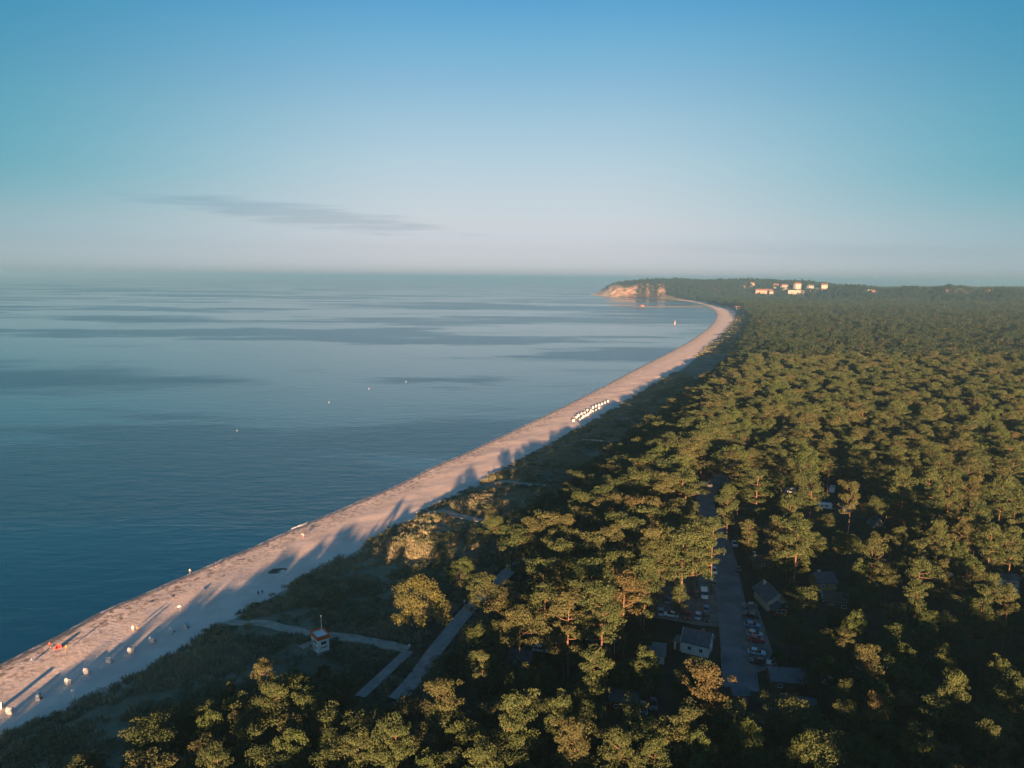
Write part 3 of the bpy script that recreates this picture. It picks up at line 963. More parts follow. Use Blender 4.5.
dp = np.vstack([jitter_grid(-110, 60, 80, 330, 1.15, in_view), jitter_grid(-60, 120, 330, 620, 1.9, in_view), jitter_grid(0, 420, 620, 1500, 4.0, in_view)])
ddv = signed(dp, dune_poly, dune_line)
fin = inside(dp, forest_poly)
fd = seg_dist(dp, forest_line)
keep = (ddv > 0.2) & (~fin | (fd < 9)) & (ddv < 95)
for line in (PROM_W, PATH_W, PATH2_W): keep &= seg_dist(dp, np.array([q[:2] for q in line])) > 1.9
for sp in PATHS_SMALL: keep &= seg_dist(dp, np.array([on_ground(*q)[:2] for q in sp])) > 2.4
pat = wob(dp, 6, 11) + 0.6 * wob(dp, 2.4, 12) + rng.normal(size=len(dp)) * .35
keep &= (pat > -0.30)
dp = dp[keep]; ddv = ddv[keep]; pat = pat[keep]
zz = ground_z(dp)
front = ddv < 16
shr = (rng.rand(len(dp)) < np.where(front, 0.22, 0.5)) & (wob(dp, 11, 14) > -0.3)
ix = np.where(shr, 3 + rng.randint(3, size=len(dp)), rng.randint(3, size=len(dp)))
step = np.where(dp[:, 1] > 620, 3.2, np.where(dp[:, 1] > 330, 1.6, 1.0))
scl = step * (0.65 + 0.6 * rng.rand(len(dp))) * np.where(shr, 1.05, 0.95)
hs = np.minimum(scl, 1.5) * np.where(front & ~shr, 1.15, 0.9)
scatter('dune_grass', np.column_stack([dp, zz - 0.03]), np.column_stack([scl, scl, hs]), np.column_stack([np.zeros((len(dp), 2)), rng.rand(len(dp)) * 6.28]), ix, tufts)
print('TUFTS', len(dp))
OBJ = 0.71      # the scene is laid out in units of 1.41 m; see the last lines
# ------------------------------------------------------------------ shape helpers


def bx(cx, cy, cz, sx, sy, sz, rz=0.0):
    """box centred at cx,cy,cz"""
    c, s = math.cos(rz), math.sin(rz)
    V = []
    for z in (-.5, .5):
        for x, y in ((-.5, -.5), (.5, -.5), (.5, .5), (-.5, .5)):
            X, Y = x * sx, y * sy
            V.append((cx + X * c - Y * s, cy + X * s + Y * c, cz + z * sz))
    return V, [(3, 2, 1, 0), (4, 5, 6, 7), (0, 1, 5, 4), (1, 2, 6, 5), (2, 3, 7, 6), (3, 0, 4, 7)]


def cyl(p0, p1, r0, r1=None, n=10, cap=True):
    r1 = r0 if r1 is None else r1
    V, Fq = tube([p0, p1], [r0, r1], n)
    V = [tuple(v) for v in V]; Fq = [tuple(int(i) for i in f) for f in Fq]
    if cap: Fq += [tuple(range(n))[::-1], tuple(range(n, 2 * n))]
    return V, Fq


def merge(*parts):
    V, Fq = [], []
    for v, f in parts:
        o = len(V); V += list(v); Fq += [tuple(i + o for i in q) for q in f]
    return V, Fq


def part(name, shape, m, parent, smooth=False, bevel=0.0):
    V, Fq = shape
    o = add_mesh(name, V, Fq, m, smooth, parent)
    if bevel:
        bm = bmesh.new(); bm.from_mesh(o.data)
        bmesh.ops.bevel(bm, geom=list(bm.edges), offset=bevel, segments=2, affect='EDGES', profile=.6)
        bm.to_mesh(o.data); bm.free()
    return o


def prism(profile, x0, x1):
    """profile: (y,z) polygon run along x"""
    n = len(profile)
    V = [(x0, y, z) for y, z in profile] + [(x1, y, z) for y, z in profile]
    Fq = [tuple(range(n))[::-1], tuple(range(n, 2 * n))] + [(i, (i + 1) % n, n + (i + 1) % n, n + i) for i in range(n)]
    return V, Fq


# ------------------------------------------------------------------ roads and paths
M_ASPH = mat('asphalt', (0.17, 0.175, 0.18), 0.9, 0.2, noise=(0.25, 0.3), bump=(6, 0.3, 0.02))
M_KERB = mat('kerb_stone', (0.24, 0.23, 0.22), 0.9, 0.2, noise=(1, 0.2))
M_PAVE = mat('pale_paving', (0.27, 0.26, 0.24), 0.9, 0.2, noise=(0.8, 0.2), bump=(4, 0.3, 0.02))
M_SANDP = mat('trodden_sand', (0.36, 0.32, 0.26), 0.95, 0.1, noise=(0.7, 0.25), bump=(3, 0.6, 0.1))
M_LOT = mat('lot_gravel', (0.19, 0.175, 0.155), 0.95, 0.1, noise=(0.4, 0.3), bump=(5, 0.4, 0.03))


def strip(name, pts, width, m, lift=0.07, step=2.0, ragged=0.0):
    line = resample(smooth_line(np.array([p[:2] for p in pts]), 2), step)
    d = np.gradient(line, axis=0); d = d / np.linalg.norm(d, axis=1, keepdims=True)
    nrm = np.stack([-d[:, 1], d[:, 0]], 1)
    wl = width / 2 * (1 + ragged * (rng.rand(len(line)) - .5)); wr = width / 2 * (1 + ragged * (rng.rand(len(line)) - .5))
    L_, R_ = line + nrm * wl[:, None], line - nrm * wr[:, None]
    z = np.maximum.reduce([ground_z(line), ground_z(L_), ground_z(R_)]) + lift
    V = np.vstack([np.column_stack([R_, z]), np.column_stack([L_, z]), np.column_stack([R_, z - .5]), np.column_stack([L_, z - .5])])
    n = len(line); Fq = []
    for i in range(n - 1):
        Fq += [(i, i + 1, n + i + 1, n + i), (n + i, n + i + 1, 3 * n + i + 1, 3 * n + i), (2 * n + i, 2 * n + i + 1, i + 1, i)]
    o = add_mesh(name, V, np.array(Fq), m)
    tag(o, kind='structure')
    return line, nrm, z


def kerbs(line, nrm, z, off_, m):
    for s in (1, -1):
        c = line + nrm * s * off_
        n = len(c); a = c - nrm * .08; b_ = c + nrm * .08
        V = np.vstack([np.column_stack([a, z - .1]), np.column_stack([a, z + .12]), np.column_stack([b_, z + .12]), np.column_stack([b_, z - .4])])
        Fq = []
        for i in range(n - 1):
            for k in range(3): Fq.append((k * n + i, k * n + i + 1, (k + 1) * n + i + 1, (k + 1) * n + i))
        tag(add_mesh('kerb', V, np.array(Fq), m), kind='structure')


rl, rn, rz_ = strip('road', ROAD_W, 5.2, M_ASPH, 0.08)
kerbs(rl[: len(rl) * 2 // 3], rn[: len(rl) * 2 // 3], rz_[: len(rl) * 2 // 3], 2.75, M_KERB)
strip('promenade', PROM_W, 2.9, M_PAVE, 0.08)
strip('beach_path', PATH_W, 2.3, M_SANDP, 0.06, 1.2, 0.35)
strip('boardwalk_path', PATH2_W, 1.9, M_PAVE, 0.07)
for sp in PATHS_SMALL: strip('sand_path', [on_ground(*q) for q in sp], 2.4, M_SANDP, 0.12, 1.2, 0.4)
strip('forest_track', [on_ground(*q) for q in ((738, 470), (752, 462), (772, 455))], 4.0, M_LOT, 0.06)
strip('tower_path', [on_ground(*q) for q in ((300, 648), (308, 645), (316, 641))], 1.5, M_SANDP, 0.06, 1.0, 0.3)
lot = [on_ground(*q) for q in ((648, 576), (690, 574), (722, 580), (728, 600), (731, 628), (700, 626), (652, 618))]
lz = max(p.z for p in lot) + 0.05
LV = [(p.x, p.y, lz) for p in lot]
tag(add_mesh('parking_lot', LV, [tuple(range(len(LV)))[::-1]], M_LOT), kind='structure')
yard = [on_ground(*q) for q in ((742, 676), (740, 612), (757, 606), (778, 668))]
tag(add_mesh('parking_bay', [(p.x, p.y, max(q.z for q in yard) + .05) for p in yard], [(3, 2, 1, 0)], M_LOT), kind='structure')

# ------------------------------------------------------------------ building materials
M_WHITE = mat('white_render', (0.62, 0.61, 0.57), 0.85, 0.2, noise=(0.8, 0.10))
M_CREAM = mat('cream_render', (0.56, 0.50, 0.40), 0.85, 0.2, noise=(0.8, 0.12))
M_REDW = mat('red_boards', (0.30, 0.075, 0.045), 0.85, 0.2, noise=(1.2, 0.25))
M_OCHRE = mat('ochre_wall', (0.42, 0.26, 0.12), 0.85, 0.2, noise=(1, 0.2))
M_BROWN = mat('brown_boards', (0.14, 0.09, 0.06), 0.9, 0.2, noise=(1.2, 0.25))
M_SLATE = mat('dark_roof_tiles', (0.085, 0.095, 0.11), 0.7, 0.3, noise=(1.5, 0.3), bump=(5, 0.4, 0.04))
M_TEALR = mat('grey_felt_roof', (0.13, 0.15, 0.16), 0.85, 0.2, noise=(0.6, 0.2), bump=(4, 0.3, 0.03))
M_BROWNR = mat('brown_roof_tiles', (0.10, 0.072, 0.058), 0.8, 0.2, noise=(1.5, 0.3), bump=(5, 0.4, 0.04))
M_REDR = mat('red_roof_tiles', (0.36, 0.13, 0.08), 0.8, 0.2, noise=(1.5, 0.25))
M_TRIM = mat('white_trim', (0.72, 0.72, 0.70), 0.6, 0.3)
M_PANE = mat('window_glass', (0.02, 0.026, 0.03), 0.08, 0.6)
M_BRICK = mat('chimney_brick', (0.30, 0.16, 0.11), 0.9, 0.2, noise=(4, 0.3))
M_DOOR = mat('dark_red_door', (0.22, 0.045, 0.04), 0.6, 0.3)
M_GREY = mat('grey_metal', (0.32, 0.34, 0.35), 0.5, 0.4)


def add_window(root, x, y, z, ww, wh, ang, frame=M_TRIM):
    """window on a wall, ang = outward direction of the wall in the house's frame"""
    t = 0.10
    sh = merge(bx(0, 0, wh / 2 - t / 2, ww, .10, t), bx(0, 0, -wh / 2 + t / 2, ww, .10, t), bx(-ww / 2 + t / 2, 0, 0, t, .10, wh - 2 * t), bx(ww / 2 - t / 2, 0, 0, t, .10, wh - 2 * t), bx(0, -.005, 0, .05, .06, wh - 2 * t))
    wn = part('window', sh, frame, root)
    wn.location = (x, y, z); wn.rotation_euler = (0, 0, ang + math.pi / 2)
    part('pane', bx(0, .02, 0, ww - 2 * t, .03, wh - 2 * t), M_PANE, wn)
    return wn


def house(name, pos, rz, ww, d, wh, rh, wallm, roofm, label, cat='house', wins=(), door=None, chimney=None, over=0.45, gable_trim=None, flat=False, group=None, wallname='wall'):
    """ridge along local x; wins: (side, offset, z, w, h) with side in front/back/left/right; local -y is the front"""
    root = empty(name, pos, rz)
    root.scale = (OBJ,) * 3
    tag(root, label, cat, group)
    if flat:
        part('wall', bx(0, 0, wh / 2 - .3, ww, d, wh + .6), wallm, root)
        rf = part('roof', bx(0, 0, wh + .14, ww + 2 * over, d + 2 * over, .28), roofm, root)
        if gable_trim: part('fascia', merge(bx(0, -d / 2 - over - .03, wh + .15, ww + 2 * over + .12, .06, .36), bx(0, d / 2 + over + .03, wh + .15, ww + 2 * over + .12, .06, .36)), gable_trim, root)
    else:
        part('wall', prism([(-d / 2, -.6), (d / 2, -.6), (d / 2, wh), (0, wh + rh), (-d / 2, wh)], -ww / 2, ww / 2), wallm, root)
        sl_ = math.hypot(d / 2, rh); ny, nz = rh / sl_, d / 2 / sl_; th = .16
        e = over / sl_
        ey, ez = -d / 2 - e * d / 2, wh - e * rh
        pr = [(ey, ez + .01), (0, wh + rh + .01), (-ey, ez + .01), (-ey, ez + th), (0, wh + rh + th + .05), (ey, ez + th)]
        rf = part('roof', prism(pr, -ww / 2 - over, ww / 2 + over), roofm, root)
        if gable_trim:
            for s in (-1, 1):
                xa = s * (ww / 2 + over + .003)
                pt = [(ey, ez - .12), (0, wh + rh - .14), (-ey, ez - .12), (-ey, ez + th + .03), (0, wh + rh + th + .08), (ey, ez + th + .03)]
                part('bargeboard', prism(pt, min(xa, xa + s * .07), max(xa, xa + s * .07)), gable_trim, root)
    for side, of, z, w_, h_ in wins:
        if side == 'front': add_window(root, of, -d / 2 - .052, z, w_, h_, -math.pi / 2)
        if side == 'back': add_window(root, of, d / 2 + .052, z, w_, h_, math.pi / 2)
        if side == 'left': add_window(root, -ww / 2 - .052, of, z, w_, h_, math.pi)
        if side == 'right': add_window(root, ww / 2 + .052, of, z, w_, h_, 0)
    if door:
        side, of = door
        x, y, a = {'front': (of, -d / 2 - .032, 0), 'right': (ww / 2 + .032, of, math.pi / 2), 'left': (-ww / 2 - .032, of, math.pi / 2), 'back': (of, d / 2 + .032, 0)}[side]
        dr = part('door', bx(0, 0, 0, .95, .06, 2.05), M_DOOR, root)
        dr.location = (x, y, 1.03); dr.rotation_euler = (0, 0, a)
        part('handle', bx(.36, -.05, 0, .10, .05, .04), M_GREY, dr)
    if chimney:
        cx, cy, hgt, cm = chimney
        top = (wh + .28 if flat else wh + rh * (1 - abs(cy) / (d / 2)))
        part('chimney', merge(bx(cx, cy, top + hgt / 2 - .4, .65, .65, hgt + .8), bx(cx, cy, top + hgt + .06, .8, .8, .12)), cm, rf)
    return root


def face(px, py, qx, qy):
    """rotation so that local x runs from the first pixel's ground point to the second's"""
    a, b_ = on_ground(px, py), on_ground(qx, qy)
    return math.atan2(b_.y - a.y, b_.x - a.x)


# white house in the foreground
ra = face(681, 655, 706, 661)
hA = house('white_house', on_ground(697, 650), ra, 6.6, 5.6, 2.9, 2.3, M_WHITE, M_SLATE, 'small white rendered house with dark tiled roof and two front windows beside the car park',
           wins=[('front', -1.3, 1.55, 1.05, 1.15), ('front', 1.5, 1.55, 1.05, 1.15), ('right', .3, 1.6, 1.0, 1.1), ('right', 0, 3.6, .7, .8), ('left', -1.2, 3.4, .7, .8)], chimney=(1.2, .5, .7, M_BRICK), over=.3, gable_trim=M_TRIM)
wn = part('annex', bx(-4.3, -.7, .95, 2.0, 3.0, 2.5), M_WHITE, hA)
part('annex_roof', bx(-4.35, -.7, 2.3, 2.3, 3.4, .16), M_TEALR, hA)
dr = part('door', bx(-4.3, -2.235, 1.0, .9, .06, 2.0), M_DOOR, hA)
# gabled house right of the road
hB = house('gabled_house', on_ground(770, 604), R(90 + 4), 9.0, 5.8, 2.8, 2.3, M_CREAM, M_SLATE, 'dark roofed house with beige gable and glazed front porch, right of the road', gable_trim=M_CREAM,
           wins=[('left', -1.9, 1.5, .8, 1.1), ('front', -2, 1.5, 1.1, 1.1), ('front', 1.5, 1.5, 1.1, 1.1)], chimney=(3.0, 0.6, 1.0, M_CREAM), over=.5)
porch = part('porch', prism([(-1.9, -.5), (1.9, -.5), (1.9, 1.9), (0, 3.1), (-1.9, 1.9)], -7.3, -4.56), M_REDW, hB)
part('porch_roof', prism([(-2.5, 1.53), (0, 3.12), (2.5, 1.53), (2.5, 1.70), (0, 3.32), (-2.5, 1.70)], -7.7, -4.57), M_SLATE, hB)
add_window(hB, -7.352, 0.0, 1.35, 2.6, .9, math.pi)
part('skylight', bx(-6.2, -1.25, 2.66, .8, .6, .05), M_TRIM, hB).rotation_euler = (0, 0, 0)
house('ochre_house', on_ground(822, 586), R(4), 5.6, 6.2, 2.5, 1.9, M_OCHRE, M_SLATE, 'house with ochre front wall and white ridge line below the pines', gable_trim=None,
      wins=[('front', -1.4, 1.3, .9, 1.0), ('front', 1.4, 1.3, .9, 1.0)], over=.5, chimney=(-.8, .9, .7, M_WHITE))
house('brown_bungalow', on_ground(835, 606), R(-12), 7.0, 5.6, 2.4, 1.7, M_BROWN, M_BROWNR, 'brown bungalow with a white eaves board behind the gabled house', wins=[('front', 1.6, 1.3, 1.4, .9), ('front', -1.5, 1.3, .9, .9)], over=.4, gable_trim=M_TRIM)
house('felt_roofed_hall', on_ground(786, 684), R(-8), 7.6, 6.0, 2.4, 1.2, M_BROWN, M_TEALR, 'low hall with a wide grey felt roof south of the parked cars', wins=[('front', -2, 1.2, 1.0, .9)], over=.5)
house('red_cabin', on_ground(797, 714), R(-14), 6.4, 4.6, 2.5, 1.5, M_REDW, M_SLATE, 'brick red wooden cabin with white corner posts below the felt roofed hall', wins=[('front', -1.8, 1.35, .9, 1.0), ('front', 1.0, 1.35, .9, 1.0), ('right', 0, 1.35, .9, 1.0)], over=.35, gable_trim=M_REDW, door=('front', 2.4))
house('grey_cottage', on_ground(652, 657), R(-14), 6.0, 5.6, 2.3, 1.6, M_CREAM, M_TEALR, 'cottage with grey hipped roof behind a round broadleaf tree', wins=[('front', -1.2, 1.25, .9, .9), ('front', 1.6, 1.25, .9, .9)], over=.45)
house('brown_cabin', on_ground(603, 655), R(-10), 4.8, 4.6, 2.3, 1.6, M_REDW, M_BROWNR, 'small brown cabin with white gable end left of the grey cottage', wins=[('front', 0, 1.25, .9, .9), ('right', 0, 2.6, .6, .6)], over=.35, gable_trim=M_TRIM)
house('rust_red_cottage', on_ground(624, 706), R(-8), 6.2, 4.8, 2.5, 1.5, M_REDW, M_SLATE, 'rust red cottage with dark roof among the trees of the lower edge', wins=[('front', -1.7, 1.35, .9, .9), ('front', 1.3, 1.35, .9, .9)], over=.35, door=('front', 2.3))
house('low_shed', on_ground(738, 700), R(5), 3.6, 3.4, 2.2, .9, M_BROWN, M_TEALR, 'low shed with blue grey roof where the road leaves the view', wins=[('front', .6, 1.2, .8, .8)], over=.25, door=('front', -.8))
house('dark_cabin', on_ground(522, 664), R(-20), 5.4, 4.4, 2.3, 1.4, M_BROWN, M_SLATE, 'dark wooden cabin in the clearing right of the promenade', wins=[('front', -1, 1.3, .8, .8), ('front', 1.2, 1.3, .8, .8)], over=.35)
house('sunlit_white_cottage', on_ground(662, 524), R(10), 5.2, 4.6, 2.8, 1.9, M_WHITE, M_REDR, 'white walled cottage with red roof glimpsed between the golden pines', wins=[('front', -1.2, 1.5, .9, 1.0), ('front', 1.2, 1.5, .9, 1.0)], over=.35)
house('long_roofed_house', on_ground(760, 566), R(3), 7.0, 4.4, 2.4, 1.3, M_BROWN, M_BROWNR, 'low house with a pale roof edge and white chimney behind the gabled house', wins=[('front', 0, 1.2, 1.2, .9)], over=.4, gable_trim=None, chimney=(-2.4, -.4, 1.6, M_WHITE))
house('far_lodge', on_ground(1000, 584), R(-6), 8.5, 4.2, 2.5, .9, M_WHITE, M_TEALR, 'long pale roofed lodge among the pines by the right edge', wins=[('front', -2.6, 1.3, .9, .9), ('front', 0, 1.3, .9, .9), ('front', 2.6, 1.3, .9, .9)], over=.4)
house('steep_hut', on_ground(876, 526), R(86), 5.0, 4.2, .3, 3.4, M_BROWN, M_SLATE, 'steep hut with white gable boards in the dark wood', wins=[('left', 0, 1.4, 1.2, 1.0)], over=.3, gable_trim=M_TRIM)

# ------------------------------------------------------------------ lifeguard tower
M_ORANGE = mat('orange_band', (0.55, 0.11, 0.03), 0.6, 0.3, noise=(2, .12))
M_TOWERW = mat('tower_white', (0.74, 0.75, 0.74), 0.6, 0.3, noise=(1.5, .06))
M_MARK = mat('dark_red_mark', (0.20, 0.03, 0.03), 0.7, 0.2)
tp_ = on_ground(320.5, 651)
tw = empty('lifeguard_tower', tp_, R(-52))
tag(tw, 'white lifeguard tower with orange band, flat roof and mast on the dune path', 'lifeguard tower')
part('plinth', bx(0, 0, .05, 3.2, 2.4, .9), M_GREY, tw)
part('cabin', bx(0, 0, 1.8, 2.9, 2.1, 2.6), M_TOWERW, tw, bevel=.03)
part('parapet', merge(bx(0, -1.11, 3.2, 3.14, .08, .72), bx(0, 1.11, 3.2, 3.14, .08, .72), bx(-1.53, 0, 3.2, .08, 2.14, .72), bx(1.53, 0, 3.2, .08, 2.14, .72)), M_ORANGE, tw)
part('roof', bx(0, 0, 3.16, 2.96, 2.12, .10), M_TOWERW, tw)
part('mast', merge(cyl((-1.0, .7, 3.15), (-1.0, .7, 6.0), .05, .04, 8), cyl((-1.0, .7, 6.0), (-1.0, .7, 6.1), .08, .08, 8)), M_TRIM, tw)
add_window(tw, 1.502, 0.0, 2.2, 1.0, .6, 0, M_GREY)
add_window(tw, 0.5, -1.102, 2.25, 1.3, .55, -math.pi / 2, M_GREY)
part('emblem', merge(bx(.45, -1.062, 1.42, 1.5, .02, .22), bx(.40, -1.062, 1.08, 1.2, .02, .16), bx(1.462, .1, 1.35, .02, 1.2, .18)), M_MARK, tw)
dr = part('door', bx(-.85, -1.08, 1.35, .75, .05, 1.7), M_GREY, tw)

# ------------------------------------------------------------------ street lamps
M_LAMP = mat('lamp_white', (0.75, 0.78, 0.78), 0.4, 0.4)


def lamp(p, label):
    t = empty('street_lamp', p); tag(t, label, 'street lamp', 'lamps along the promenade'); t.scale = (OBJ,) * 3
    part('pole', merge(cyl((0, 0, -.2), (0, 0, 3.3), .06, .045, 8), cyl((0, 0, -.1), (0, 0, .5), .09, .09, 8)), M_GREY, t)
    hd_ = part('lantern', merge(cyl((0, 0, 3.3), (0, 0, 3.75), .16, .24, 10), cyl((0, 0, 3.78), (0, 0, 3.95), .30, .10, 10)), M_LAMP, t)
    return t


lamp(on_ground(464.5, 613), 'white headed street lamp by the promenade beside the lone round tree')
lamp(on_ground(507, 577), 'white headed street lamp further along the promenade under the pines')
lamp(on_ground(409.5, 659), 'slim street lamp where the sand path turns into the boardwalk')

# ------------------------------------------------------------------ hooded beach chairs
M_WICKER = mat('white_wicker', (0.50, 0.52, 0.53), 0.8, 0.2, noise=(6, .12))
M_STRIPE, g, b = newmat('striped_canvas')
tcx = g.n('ShaderNodeTexCoord'); wv = g.n('ShaderNodeTexWave'); wv.inputs['Scale'].default_value = 2.2
g.L(tcx.outputs['Object'], wv.inputs['Vector'])
g.put(b.inputs['Base Color'], g.mix(g.ramp(wv.outputs[1], .45, .55), (0.62, 0.64, 0.64), (0.06, 0.17, 0.30)))
b.inputs['Roughness'].default_value = .85
M_WOODD = mat('dark_wood', (0.09, 0.06, 0.045), .8, .2)


def make_basket():
    root = empty('beach_chair', (0, 0, 0)); root.scale = (OBJ,) * 3
    # hood: curved back and roof between two side panels (front is -y)
    arc = [(.42, .42), (.52, .8), (.50, 1.2), (.38, 1.48), (.12, 1.62), (-.18, 1.58), (-.34, 1.44)]
    inn = [(y * .90 - .01, z - .05 if z > 1.3 else z) for y, z in arc]
    V, Fq = prism(arc + inn[::-1], -.60, .60)
    part('hood', (V, Fq), M_WICKER, root)
    for s in (-1, 1):
        a, b_ = s * .605, s * .655
        part('side_panel', prism([(.42, .12), (.42, .42), (.52, .8), (.50, 1.2), (.38, 1.48), (.12, 1.62), (-.18, 1.58), (-.34, 1.44), (-.22, .95), (-.42, .72), (-.42, .12)], min(a, b_), max(a, b_)), M_WICKER, root)
    part('seat_box', bx(0, 0, .27, 1.2, .84, .30), M_WICKER, root)
    part('seat_cushion', bx(0, -.04, .47, 1.16, .72, .10), M_STRIPE, root, bevel=.03)
    part('back_cushion', bx(0, .36, .86, 1.14, .10, .66), M_STRIPE, root, bevel=.03)
    part('awning', prism([(-.34, 1.445), (-.36, 1.46), (-.60, 1.16), (-.57, 1.15)], -.6, .6), M_STRIPE, root)
    for x in (-.5, .5): part('leg', bx(x, 0, .06, .08, .84, .14), M_WOODD, root)
    part('footrest', bx(0, -.62, .25, .9, .38, .08), M_WOODD, root)
    return root


ORD = ['first', 'second', 'third', 'fourth', 'fifth', 'sixth', 'seventh', 'eighth', 'ninth', 'tenth', 'eleventh', 'twelfth', 'thirteenth', 'fourteenth', 'fifteenth', 'sixteenth', 'seventeenth', 'eighteenth', 'nineteenth', 'twentieth'] + ['twenty-' + k for k in ('first', 'second', 'third', 'fourth', 'fifth', 'sixth', 'seventh', 'eighth', 'ninth')] + ['thirtieth'] + ['thirty-' + k for k in ('first', 'second', 'third', 'fourth', 'fifth', 'sixth', 'seventh', 'eighth', 'ninth')]
bk = make_basket()
ROWB = [(0.5, 713), (11, 718), (39, 703.5), (68.7, 689), (87.6, 678), (110, 666.5), (131.5, 657), (152.3, 646), (172, 636.5), (186, 632)]
WHERE = ['cut by the left edge of the picture', 'second from the left edge, in the shade of the dune', 'third from the left edge, near the dune grass', 'fourth from the left edge, beside a small upright post',
         'fifth from the left edge, catching warm light', 'sixth from the left edge, brightest of the row', 'seventh from the left edge, just past the sunlit ones', 'eighth from the left edge, turned to the sea',
         'ninth from the left edge, next to last of the row', 'last of the row, standing nearest the lifeguard path']
first = True
for (x, y), wh_ in zip(ROWB, WHERE):
    o = bk if first else copy_tree(bk)
    first = False
    o.location = on_ground(x, y); o.location.z += .02 + float(0.72)
    o['label'] = 'white hooded beach chair ' + wh_; o['category'] = 'beach chair'; o['group'] = 'hooded beach chairs on the sand'
    o.rotation_euler = (0, 0, R(150 + rng.uniform(-45, 45)))
CL = [(573.5, 423), (576.5, 419.5), (578.5, 418), (581.5, 416.5), (584.5, 415.5), (587.5, 412.5), (591, 413), (593, 410), (596, 408.5), (599, 407.5), (602, 406.5), (605, 405), (608, 403.5),
      (580, 422.5), (582, 420.5), (583.5, 419), (586, 418), (588, 416.5), (590.5, 415), (593, 414), (596, 412.5), (599, 410.5)]
nfr = 0
for i, (x, y) in enumerate(CL):
    o = copy_tree(bk)
    o.location = on_ground(x, y); o.location.z += .74
    o.rotation_euler = (0, 0, R(160 + rng.uniform(-40, 40)))
    row, k = ('seaward row', i) if i < 13 else ('dune side row', i - 13)
    o['label'] = f'white hooded beach chair, {ORD[k]} in the {row} of the far beach cluster'; o['category'] = 'beach chair'; o['group'] = 'hooded beach chairs on the sand'

# beach chairs stand on the sand itself
for o in list(COL.objects):
    if o.name.startswith('beach_chair'):
        p = np.array([[o.location.x, o.location.y]])
        zb = float(beach_z(signed(p, land_poly, shore_line))[0] + 0.10 * wob(p, 6, 2)[0] + 0.05 * wob(p, 2.3, 5)[0])
        o.location.z = zb


def on_beach(px, py):
    z = 1.5
    for _ in range(4):
        p = at(px, py, z); q = np.array([[p.x, p.y]])
        z = float(beach_z(signed(q, land_poly, shore_line))[0] + 0.10 * wob(q, 6, 2)[0] + 0.05 * wob(q, 2.3, 5)[0])
    return Vector((p.x, p.y, z))


# ------------------------------------------------------------------ people
def skin_mesh(name, verts, edges, radii):
    me = bpy.data.meshes.new(name)
    me.from_pydata(verts, edges, [])
    o = bpy.data.objects.new(name, me)
    COL.objects.link(o)
    md = o.modifiers.new('s', 'SKIN')
    for i, rd in enumerate(radii): me.skin_vertices[0].data[i].radius = (rd, rd)
    me.skin_vertices[0].data[0].use_root = True
    sb = o.modifiers.new('u', 'SUBSURF'); sb.levels = 1; sb.render_levels = 1
    dg = bpy.context.evaluated_depsgraph_get()
    out = bpy.data.meshes.new_from_object(o.evaluated_get(dg))
    bpy.data.objects.remove(o)
    out.name = name
    for p in out.polygons: p.use_smooth = True
    return out


def body_mesh(stride=0.0, arms=0.12, sit=False):
    if sit:
        hip = .14
        V = [(0, 0, hip), (0, .06, hip + .25), (0, .04, hip + .47), (0, .02, hip + .58), (0, -.01, hip + .72)]
        V += [(.09, -.02, hip), (.12, -.40, .36), (.12, -.62, .07), (.12, -.76, .05), (-.09, -.02, hip), (-.12, -.38, .40), (-.12, -.55, .07), (-.12, -.70, .05)]
        V += [(.18, .04, hip + .45), (.26, -.12, hip + .26), (.16, -.34, hip + .24), (.14, -.42, hip + .24), (-.18, .04, hip + .45), (-.27, .10, hip + .2), (-.25, .22, .06), (-.25, .27, .04)]
    else:
        V = [(0, 0, .95), (0, 0, 1.18), (0, 0, 1.40), (0, 0, 1.50), (0, -.02, 1.63)]
        s = stride
        V += [(.09, 0, .90), (.10, -s * .55 - .02, .50), (.10, -s, .09), (.10, -s - .13, .04), (-.09, 0, .90), (-.10, s * .45 - .03, .50), (-.10, s + .02, .10), (-.10, s - .10, .04)]
        V += [(.18, 0, 1.38), (.20 + arms * .4, s * .35, 1.12), (.20 + arms, s * .5 - .06, .88), (.20 + arms, s * .5 - .12, .78), (-.18, 0, 1.38), (-.20 - arms * .4, -s * .3, 1.12), (-.20 - arms, -s * .45 - .06, .88), (-.20 - arms, -s * .45 - .12, .78)]
    E_ = [(0, 1), (1, 2), (2, 3), (3, 4), (0, 5), (5, 6), (6, 7), (7, 8), (0, 9), (9, 10), (10, 11), (11, 12), (2, 13), (13, 14), (14, 15), (15, 16), (2, 17), (17, 18), (18, 19), (19, 20)]
    Rr = [.14, .13, .14, .06, .11, .095, .062, .045, .035, .095, .062, .045, .035, .065, .048, .038, .03, .065, .048, .038, .03]
    return skin_mesh('person_body', V, E_, Rr), hip if sit else .95


BODY = {'stand': body_mesh(.03, .06), 'walk': body_mesh(.26, .12), 'sit': body_mesh(sit=True)}
SKINS = [mat('skin_light', (0.46, 0.29, 0.21), .6, .3), mat('skin_tan', (0.36, 0.20, 0.13), .6, .3)]
HAIRM = [mat('hair_brown', (0.06, 0.035, 0.02), .7, .3), mat('hair_fair', (0.30, 0.20, 0.09), .7, .3)]


def shell(me, z0, z1, grow, xmax=9):
    """clothing: the body's faces between two heights, pushed out a little"""
    bm = bmesh.new(); bm.from_mesh(me); bm.normal_update()
    kill = [f for f in bm.faces if not (z0 < f.calc_center_median().z < z1 and abs(f.calc_center_median().x) < xmax)]
    bmesh.ops.delete(bm, geom=kill, context='FACES')
    for v in bm.verts: v.co += v.normal * grow
    out = bpy.data.meshes.new('cloth'); bm.to_mesh(out); bm.free()
    return out


